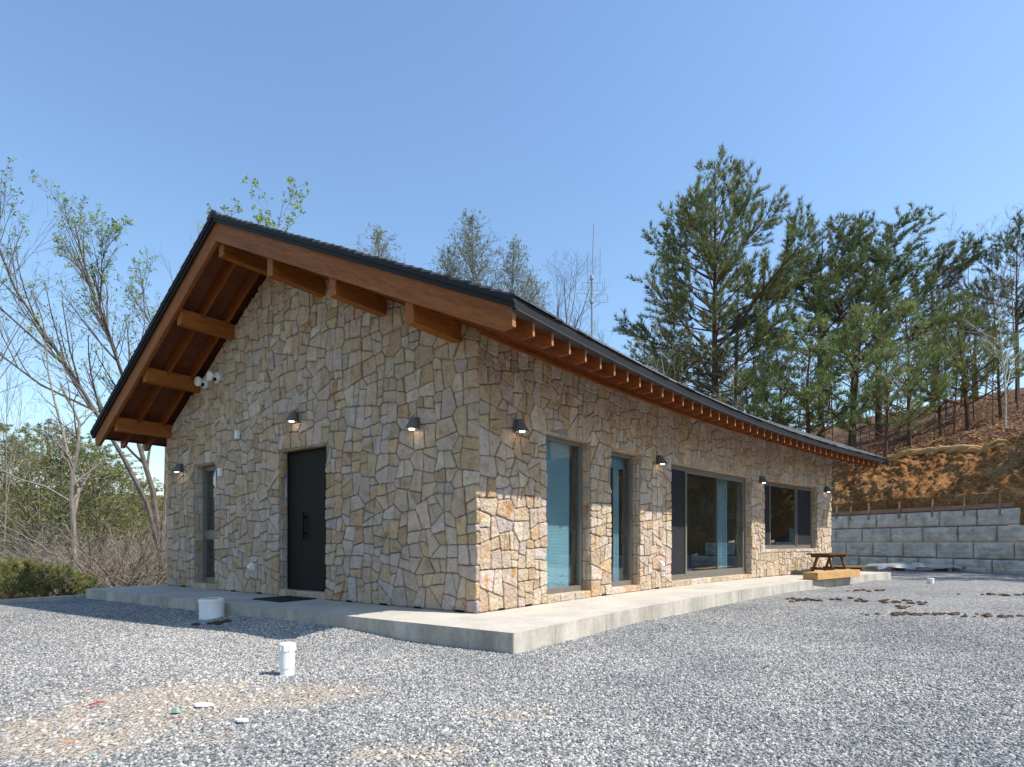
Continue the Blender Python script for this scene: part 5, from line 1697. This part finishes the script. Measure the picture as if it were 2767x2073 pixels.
# --- right hand hill: pines
GP, GY = 'pines on the wooded hill', 'young pines on the bank'
p1 = pine(19.3, 0.30, 6.4, 3, 'cone', PINE_G, 'bark_pine', lean=(-0.01, 0), whorls=18, per=5, tuft=(11, 0.30, 0.019))
place(p1, 1548, 40, 'tallest pine, a broad cone standing above the house roof', 'tree', GP, first=True, vtop=322, wide=0.92)
p2 = pine(14.5, 0.45, 3.9, 8, 'flat', PINE_D, 'bark_pine', lean=(0.015, 0), whorls=8, per=6, tuft=(12, 0.27, 0.018))
place(p2, 1770, 41, 'dark layered pine just right of the tallest pine', 'tree', GP, first=True, vtop=458, wide=1.1)
p3 = pine(13.6, 0.38, 5.0, 15, 'flat', PINE_D, 'bark_pine', lean=(0.05, 0), whorls=8, per=6, tuft=(12, 0.27, 0.018))
place(p3, 1895, 42, 'broad dark pine leaning to the right with layered boughs', 'tree', GP, first=True, vtop=462, wide=1.1)
place(p2, 1840, 36, 'dark pine with a rounded green top between the two layered pines', 'tree', GP, 2.1, vtop=535)
place(p3, 2195, 38, 'dark pine at the right edge of the photo behind the birches', 'tree', GP, 0.6, vtop=462, wide=0.8)
p4 = pine(6.6, 0.20, 2.5, 23, 'bush', PINE_B, 'bark_pine', lean=(-0.06, 0), whorls=9, per=5, tuft=(11, 0.25, 0.015))
place(p4, 1968, 30, 'bright green young pine with a bent trunk above the house end', 'tree', GY, first=True, vtop=636, wide=0.85)
p5 = pine(7.2, 0.22, 2.6, 29, 'bush', PINE_B, 'bark_pine', lean=(0.03, 0), whorls=9, per=5, tuft=(11, 0.25, 0.015))
place(p5, 1848, 31, 'bright green young pine in front of the layered pines', 'tree', GY, first=True, vtop=650, wide=1.1)
for (pt, u, z, rz_, vt, wd, lb) in ((p5, 2085, 32, 1.9, 618, 1.0, 'bright green young pine near the right edge beside the birch'), (p4, 1742, 33, 2.4, 672, 1.0, 'young pine with a thin crown left of the bright young pines'),
        (p4, 1912, 28.5, 4.0, 730, 1.0, 'small young pine low on the bank beside the bent young pine'), (p5, 1622, 36, 3.3, 792, 1.5, 'low yellowish young pine just above the shingle roof'),
        (p5, 2160, 33, 0.8, 690, 1.1, 'young pine behind the white birch trunk'), (p4, 1685, 36, 5.0, 700, 1.0, 'young pine below the gap right of the tallest pine'),
        (p4, 2030, 35, 1.2, 665, 0.8, 'young pine between the bent pine and the right edge')):
    place(pt, u, z, lb, 'tree', GY, rz_, vtop=vt, wide=wd)
p6 = pine(10.5, 0.18, 2.9, 37, 'cone', PINE_D, 'bark_red', lean=(0.0, 0), whorls=11, per=4, tuft=(10, 0.28, 0.018))
place(p6, 1452, 45, 'thin dark pine behind the left foot of the tallest pine', 'tree', GP, first=True, vtop=665, wide=1.3)
for (u, z, rz_, vt, wd, lb) in ((1590, 46, 1.0, 560, 1.0, 'slender pine with a reddish trunk behind the tallest pine'), (1395, 47, 4.1, 690, 1.3, 'small dark pine farthest left on the hill, touching the roof edge'),
        (2015, 50, 5.1, 545, 1.2, 'dark pine far back on the hill behind the leaning pine'), (1510, 50, 3.0, 700, 1.4, 'low dark pine filling the space under the tallest pine'),
        (2110, 46, 2.0, 600, 1.1, 'dark pine behind the young pine near the right edge')):
    place(p6, u, z, lb, 'tree', GP, rz_, vtop=vt, wide=wd)
# pines on the slope beside the yard, right of the picture (mirrored in the panes, shading the bank)
for (x, y, k, rz_, pt, lb) in ((27.5, 15.5, 0.95, 1.0, p2, 'layered pine on the slope right of the yard, mirrored in the window panes'), (31.0, 18.0, 0.9, 2.0, p3, 'leaning pine on the slope right of the yard, mirrored in the window panes'),
        (31.5, 11.5, 0.9, 3.0, p2, 'pine farther along the slope right of the yard'), (35.0, 14.5, 1.0, 4.0, p3, 'tall pine farther back on the slope right of the yard'), (25.0, 20.0, 0.85, 0.3, p6, 'slender pine above the open end of the block wall')):
    o = copy_tree(pt, Vector((x, y, ground_h(x, y))), rz_, k); tag(o, lb, 'tree', 'pines beside the yard')

# --- right hand hill: bare trees and birches
SP_FINE = [(13, 0.28, 0.7, 0.40, 0.10, 0.06, 6, 4), (6, 0.2, 0.7, 0.48, 0.14, 0.04, 4, 3), (5, 0.2, 0.7, 0.5, 0.16, 0.02, 3, 3)]
b1 = bare(10.5, 51, SP_FINE, 'bark_white', r0=0.075, lean=(0.05, 0), name='birch_tree')
place(b1, 2172, 27, 'white-barked birch with a forked trunk at the right edge', 'tree', 'bare birches', first=True, vtop=590)
b2 = bare(9.0, 57, SP_FINE, 'bark_white', r0=0.055, lean=(-0.05, 0), name='birch_tree')
place(b2, 1470, 34, 'thin white birch stem before the left foot of the tallest pine', 'tree', 'bare birches', first=True, vtop=690)
place(b2, 2128, 42, 'bare birch with a reddish twiggy top at the right', 'tree', 'bare birches', 2.0, vtop=428)
place(b1, 1582, 35, 'thin pale birch stem below the right boughs of the tallest pine', 'tree', 'bare birches', 4.0, vtop=715, wide=0.7)
b3 = bare(7.5, 61, SP_FINE, 'twig_brown', r0=0.045, name='bare_sapling')
SAP = [(2045, 40, 470), (2075, 44, 440), (1655, 38, 690), (1480, 36, 740), (1570, 34, 730), (1720, 36, 700), (1880, 38, 690), (2200, 33, 430), (1425, 42, 700), (1985, 40, 560), (2105, 36, 480), (1800, 46, 640),
       (1540, 48, 700), (1610, 42, 720), (1760, 40, 700), (2145, 31, 620), (1930, 34, 690), (2020, 31, 650), (2160, 40, 440), (1385, 44, 720), (2060, 34, 520), (1860, 33, 720)]
for i, (u, z, vt) in enumerate(SAP):
    place(b3, u, z, 'thin leafless brown sapling among the pines on the hill', 'tree', 'leafless saplings among the hill pines', i * 1.7, first=(i == 0), vtop=vt)
# undergrowth of thin bare stems on the hill
def thicket(seed, h, n, spread, bark, name):
    r = random.Random(seed); t = root(name, (0, 0, 0)); mb = MB(); tips = []
    for i in range(n):
        a = r.uniform(0, 6.28); d = Vector((math.cos(a) * spread, math.sin(a) * spread, 1)).normalized()
        q, qr, _ = limb(r, Vector((r.gauss(0, 0.25), r.gauss(0, 0.25), -0.1)), d, h * r.uniform(0.5, 1.1), 0.013, 6, 0.16, -0.05, 0.25)
        mb.tube(q, qr, 3)
        ramify(r, mb, q, qr, 0, [(5, 0.25, 0.8, 0.4, 0.2, 0.0, 4, 3), (3, 0.2, 0.8, 0.45, 0.2, 0, 3, 3)], tips)
    mb.build('stems', M[bark], t, org=(0, 0, 0))
    return t
th = thicket(71, 2.3, 10, 0.45, 'twig_brown', 'brushwood')
for i, (u, z, k) in enumerate([(1850, 30, 0.8), (1905, 33, 0.9), (1990, 34, 0.9), (2050, 30, 0.8), (2110, 33, 0.9), (2180, 30, 0.9), (1960, 38, 1.1), (2060, 40, 1.1), (1800, 34, 1.0), (1740, 36, 1.1), (1680, 38, 1.1), (2150, 38, 1.1), (1620, 40, 1.2), (1540, 42, 1.2), (1880, 36, 1.0), (1930, 30, 0.7), (1700, 33, 1.0), (1780, 31, 0.9), (1470, 40, 1.2), (1580, 37, 1.1)]):
    place(th, u, z, 'tangle of leafless brown brushwood on the wooded hill floor', 'bush', 'brushwood on the wooded hill', i * 2.1, k, first=(i == 0))

# --- behind the roof: larches, leafless trees, a leafing tree
LARCH = [(0.17, 0.20, 0.07), (0.21, 0.23, 0.09), (0.14, 0.17, 0.07)]
def larch(h, half, seed, frac=0.5, name='larch_tree', bark='bark_grey', K=4, cols=LARCH, dens=7.5, f0=0.18):
    r = random.Random(seed); t = root(name, (0, 0, 0)); mb = MB(); tips = []
    pts = [Vector((0.05 * math.sin(i), 0.05 * math.cos(i * 1.3), h * i / 12 - 0.3)) for i in range(13)]; rr = [(0.009 * h + 0.03) * (1 - 0.94 * i / 12) for i in range(13)]
    mb.tube(pts, rr, 6)
    nb = int(h * dens)
    for b in range(nb):
        f = f0 + (0.99 - f0) * (b + r.random()) / nb
        p, r0, d = interp(pts, rr, min(f, 0.99)); az = r.uniform(0, 6.28)
        ln = half * (1 - f) ** 0.6 * r.uniform(0.55, 1.15) + 0.2; an = rad(68) - f * rad(35)
        dd = Vector((math.cos(az) * math.sin(an), math.sin(az) * math.sin(an), math.cos(an)))
        q, qr, _ = limb(r, p, dd, ln, min(r0 * 0.5, 0.02), 5, 0.10, 0.05, 0.25); mb.tube(q, qr, 3)
        for j in range(max(3, int(ln * 4))):
            pp, r2, d2 = interp(q, qr, min(0.99, 0.2 + 0.8 * r.random())); sd = side_dir(r, d2, rad(50)); sd.z -= 0.15
            s2, sr, _ = limb(r, pp, sd, ln * 0.28 * r.uniform(0.6, 1.3), 0.006, 3, 0.12, 0.03, 0.4); mb.tube(s2, sr, 3)
            for e in (0.4, 0.7, 0.98):
                if r.random() < frac: tips.append((interp(s2, sr, e)[0], (d2 + UP * 0.2).normalized()))
    mb.build('trunk', M[bark], t, org=(0, 0, 0))
    tufts('crown', tips, t, M['needle'], K, 0.11, 0.016, 0.9, cols, seed, along=0.3)
    return t
la = larch(15.5, 5.2, 81, 0.7, K=4, dens=10, f0=0.5)
GL = 'larches behind the roof'
place(la, 1022, 42, 'tallest pale larch rising behind the middle of the roof', 'tree', GL, first=True, zbase=5.0, vtop=453, wide=1.0)
place(la, 1108, 44, 'greenish larch behind the roof, right of the tallest larch', 'tree', GL, 1.3, zbase=5.5, vtop=513, wide=1.0)
place(la, 965, 43, 'thin larch at the left shoulder of the tallest larch', 'tree', GL, 2.9, zbase=5.0, vtop=520, wide=0.9)
place(la, 816, 44, 'small pale larch alone behind the upper part of the roof', 'tree', GL, 4.0, zbase=5.2, vtop=480, wide=1.0)
place(la, 1150, 47, 'low larch before the antenna mast', 'tree', GL, 5.2, zbase=6.0, vtop=590, wide=1.0)
SP_BARE = [(10, 0.32, 0.6, 0.5, 0.10, 0.08, 6, 4), (6, 0.25, 0.65, 0.5, 0.13, 0.05, 4, 3), (5, 0.25, 0.7, 0.5, 0.15, 0.03, 3, 3), (2, 0.3, 0.7, 0.55, 0.15, 0.02, 2, 3)]
bb = bare(11.5, 91, SP_BARE, 'bark_dark', r0=0.13, name='leafless_tree')
GB = 'leafless trees behind the roof'
place(bb, 1190, 36, 'leafless spreading tree left of the antenna mast', 'tree', GB, first=True, zbase=5.0, vtop=545)
place(bb, 1250, 35, 'leafless tree directly behind the antenna mast', 'tree', GB, 2.2, zbase=5.0, vtop=512)
place(bb, 1310, 37, 'low leafless branches behind the roof, right of the antenna mast', 'tree', GB, 3.9, zbase=5.0, vtop=690)
place(bb, 425, 24, 'leafless twigs rising left of the roof peak', 'tree', GB, 1.1, zbase=1.0, vtop=437, wide=0.6)
lt = bare(9.5, 97, SP_BARE, 'bark_grey', r0=0.11, leaves=(5, 0.085, 0.024, LEAF, 0.9), name='leafing_tree')
place(lt, 582, 24, 'fresh green treetop showing above the roof peak', 'tree', first=True, zbase=1.0, vtop=432, wide=1.15)

# --- left side: many-stemmed leafing tree, leafless trees, larches, thickets
def big_left():
    r = random.Random(5); p = spot(352, 17.2); t = root('leafing_tree', (0, 0, 0)); mb = MB(); tips = []
    z = 17.2; S = z / FD
    def W(u, v, dz=0.0):      # point of the photo (2212 px view) at this depth, relative to the base
        return Vector(((u - DW) * S - p.x, dz, (1172 - v) * S + EYE - p.z))
    stems = [[(352, 1275, 0), (345, 1190, 0), (318, 1060, .2), (290, 960, .3), (262, 850, .3), (238, 760, .2), (205, 650, .1), (178, 560, 0), (165, 480, 0)],
             [(346, 1200, 0), (325, 1090, -.2), (283, 985, -.5), (245, 900, -.7), (200, 820, -.9), (150, 740, -1.0), (100, 660, -1.1), (65, 580, -1.1), (60, 500, -1.0)],
             [(350, 1190, 0), (338, 1060, .5), (322, 960, .9), (305, 870, 1.2), (300, 790, 1.4), (270, 700, 1.5), (245, 630, 1.5), (240, 560, 1.5)],
             [(262, 850, .3), (225, 800, .8), (185, 720, 1.2), (140, 640, 1.4), (110, 560, 1.5), (95, 480, 1.6)],
             [(245, 900, -.7), (170, 860, -1.4), (110, 800, -1.9), (60, 735, -2.2), (15, 690, -2.4)],
             [(305, 870, 1.2), (325, 790, 1.9), (340, 700, 2.2), (352, 620, 2.4)],
             [(200, 820, -.9), (130, 730, -1.8), (70, 660, -2.1), (20, 600, -2.2)],
             [(238, 760, .2), (245, 680, -.5), (262, 600, -.9), (285, 555, -1.1)]]
    rad0 = [0.135, 0.105, 0.095, 0.055, 0.05, 0.05, 0.045, 0.045]
    for st_, r0 in zip(stems, [0.68 * x for x in rad0]):
        pts = [W(*q) + Vector((r.uniform(-.04, .04), r.uniform(-.05, .05), 0)) for q in st_]
        rr = [r0 * (1 - 0.82 * i / (len(pts) - 1)) for i in range(len(pts))]
        mb.tube(pts, rr, 7)
        ramify(r, mb, pts, rr, 0, [(26 if len(st_) > 6 else 13, 0.28, 0.46, 0.25 if len(st_) > 6 else 0.42, 0.11, 0.12, 5, 4), (6, 0.25, 0.6, 0.45, 0.14, 0.05, 4, 3), (5, 0.3, 0.7, 0.5, 0.16, 0.03, 3, 3)], tips)
    mb.build('trunk', M['bark_dark'], t, org=(0, 0, 0))
    tp = [x for x in tips if r.random() < 0.42]
    tufts('crown', tp, t, M['leaf'], 4, 0.070, 0.017, 0.9, LEAF, 5, along=0.4, quad=True)
    t.location = p; WL[t.name] = p
    tag(t, 'many-stemmed tree with fresh small leaves fanning out left of the house', 'tree')
big_left()

def left_bare():
    r = random.Random(15); p = spot(160, 14.2); t = root('leafless_tree', (0, 0, 0)); mb = MB(); tips = []
    z = 14.2; S = z / FD
    def W(u, v, dz=0.0):
        return Vector(((u - DW) * S - p.x, dz, (1172 - v) * S + EYE - p.z))
    stems = [[(160, 1300, 0), (161, 1200, 0), (158, 1130, 0), (154, 1080, 0), (155, 1030, 0), (162, 970, .1), (158, 910, .2), (140, 870, .2), (118, 830, .2)],
             [(157, 1125, 0), (150, 1060, .3), (118, 1000, .5), (90, 930, .7), (62, 850, .8), (40, 780, .9), (30, 720, 1.0)],
             [(153, 1085, 0), (120, 1055, -.3), (80, 1040, -.6), (40, 1010, -.8), (-10, 990, -1.0)],
             [(160, 950, .1), (175, 915, -.2), (185, 880, -.4), (205, 850, -.5)],
             [(118, 1000, .5), (75, 975, .9), (40, 930, 1.2), (5, 900, 1.4)]]
    for st_, r0 in zip(stems, [0.07, 0.048, 0.03, 0.02, 0.022]):
        pts = [W(*q) for q in st_]; rr = [r0 * (1 - 0.75 * i / (len(pts) - 1)) for i in range(len(pts))]
        mb.tube(pts, rr, 7)
        ramify(r, mb, pts, rr, 0, [(8, 0.35, 0.75, 0.26, 0.16, 0.05, 5, 4), (5, 0.25, 0.75, 0.48, 0.18, 0.03, 4, 3), (3, 0.3, 0.8, 0.5, 0.2, 0.02, 3, 3)], tips)
    mb.build('trunk', M['bark_grey'], t, org=(0, 0, 0)); t.location = p; WL[t.name] = p
    tag(t, 'leafless grey tree with a slim straight trunk behind the kerb', 'tree')
left_bare()
bl = bare(12.5, 113, SP_BARE, 'bark_grey', r0=0.065, lean=(0.0, 0), name='leafless_tree')
place(bl, -185, 15.5, 'leafless crown reaching in from the left edge of the photo', 'tree', 'leafless trees at the left', 0.4, first=True, vtop=230)
place(bl, 5, 21, 'leafless tree behind the slim grey trunk, far left', 'tree', 'leafless trees at the left', 2.7, vtop=650, wide=0.8)
place(bl, 95, 26, 'leafless leaning tree before the green larches', 'tree', 'leafless trees at the left', 4.4, vtop=850)

LARCH_G = [(0.17, 0.20, 0.055), (0.21, 0.225, 0.06), (0.13, 0.155, 0.055), (0.23, 0.20, 0.085)]
lg = larch(9.0, 4.2, 121, 1.0, K=8, cols=LARCH_G, bark='bark_dark')
for i, (u, z, vt, lb) in enumerate([(132, 27, 905, 'nearest green larch behind the leafless tree, far left'), (205, 31, 945, 'green larch right of the nearest larch'), (60, 31, 925, 'green larch at the far left behind the leafless crown'),
                                   (262, 34, 985, 'low green larch before the house corner'), (10, 36, 900, 'green larch at the left edge of the photo'), (160, 38, 930, 'green larch far back between the nearer larches'),
                                   (310, 38, 1035, 'lowest green larch beside the leafing stems'), (235, 44, 965, 'farthest green larch in the valley'), (100, 45, 900, 'far green larch behind the slim grey trunk'), (348, 40, 1060, 'small green larch next to the gable edge')]):
    place(lg, u, z, lb, 'tree', 'green larches in the valley', i * 1.3, first=(i == 0), vtop=vt, wide=1.35, zbase=-3.0)
tk = thicket(131, 2.6, 22, 0.8, 'bark_grey', 'thicket')
t2 = thicket(137, 2.4, 22, 0.7, 'twig_grey', 'thicket')
TH = [(245, 15.5, 0.95), (300, 16.5, 0.95), (205, 17, 1.0), (330, 19, 1.1), (270, 19, 1.2), (110, 17, 1.0), (50, 18, 1.1), (10, 16, 0.9), (160, 20, 1.2), (80, 22, 1.3), (230, 23, 1.3), (310, 24, 1.3), (-20, 20, 1.2), (140, 25, 1.4), (20, 26, 1.5), (260, 27, 1.4), (190, 29, 1.5), (60, 30, 1.5), (330, 30, 1.4),
      (270, 15, 0.8), (225, 16, 0.9), (320, 15.8, 0.8), (180, 18, 1.1), (130, 19, 1.2), (30, 20, 1.2), (345, 22, 1.2), (290, 21, 1.2), (215, 20, 1.2), (100, 20, 1.2), (70, 16, 0.9)]
for i, (u, z, k) in enumerate(TH):
    g1 = i % 2 == 0
    place(tk if g1 else t2, u, z, 'arching tangle of leafless %s stems in the valley left of the house' % ('grey' if g1 else 'brownish'), 'bush', '%s thickets left of the house' % ('grey' if g1 else 'brown'), i * 1.9, k * 1.4, first=(i < 2))
# low dwarf pines just behind the kerb
dp = pine(1.05, 0.05, 0.75, 141, 'bush', [(0.20, 0.235, 0.065), (0.16, 0.20, 0.06), (0.30, 0.22, 0.08), (0.13, 0.17, 0.06)], 'bark_red', whorls=6, per=5, tuft=(22, 0.14, 0.004), name='dwarf_pine')
for i, (u, z, k, lb) in enumerate([(28, 12.4, 1.0, 'dwarf pine bush at the left edge behind the kerb'), (80, 12.9, 0.95, 'dwarf pine bush in the middle of the row behind the kerb'), (130, 13.3, 0.85, 'dwarf pine bush beside the slim grey trunk'), (-10, 13.4, 1.2, 'dwarf pine bush cut off by the left edge of the photo'), (185, 14.2, 0.7, 'smallest dwarf pine bush nearest the terrace')]):
    place(dp, u, z, lb, 'bush', 'dwarf pines behind the kerb', i * 2.2, k, first=(i == 0), sink=0.05)

# --- antenna mast behind the roof
def antenna():
    z = 31.0; S = z / FD; c = Vector(((1278 - DW) * S, z, 0)); g0 = ground_h(c.x, c.y) if c.x > 12 else 0.0
    t = root('antenna_mast', (c.x, c.y, g0), 'thin metal antenna mast with side frames behind the roof', 'antenna')
    H = lambda v: (1172 - v) * S + EYE
    def rod(name, a, b, r_, n=6):
        mb = MB(); mb.tube([a, b], [r_, r_], n); mb.build(name, M['antenna'], t)
    P = lambda u, v, dy=0.0: Vector(((u - DW) * S, z + dy, H(v)))
    rod('mast', Vector((c.x, c.y, g0)), P(1279, 600), 0.055)
    rod('mast_tip', P(1279, 602), P(1283, 485), 0.026)
    rod('whip', P(1296, 612), P(1297, 540), 0.016); rod('whip', P(1270, 612), P(1269, 552), 0.016); rod('whip', P(1306, 628), P(1307, 600), 0.014)
    for (u0, v0, u1, v1) in ((1258, 612, 1302, 612), (1258, 626, 1302, 630), (1258, 612, 1258, 626), (1302, 612, 1302, 630), (1270, 612, 1270, 628), (1290, 612, 1290, 628),
                             (1246, 634, 1313, 638), (1246, 650, 1313, 655), (1246, 634, 1246, 650), (1313, 638, 1313, 655), (1262, 652, 1277, 668), (1297, 654, 1280, 668), (1262, 632, 1277, 648), (1300, 632, 1281, 648)):
        rod('frame_rod', P(u0, v0), P(u1, v1), 0.014, 5)
    mb = MB(); mb.lathe((c.x + 0.0, c.y, H(604)), [(0.05, -0.1), (0.10, 0.0), (0.10, 0.16), (0.05, 0.22)], 10); mb.build('clamp', M['antenna'], t)
    mb = MB(); mb.lathe((c.x + 0.0, c.y, H(655)), [(0.05, -0.1), (0.10, 0.0), (0.10, 0.16), (0.05, 0.22)], 10); mb.build('clamp', M['antenna'], t)
antenna()
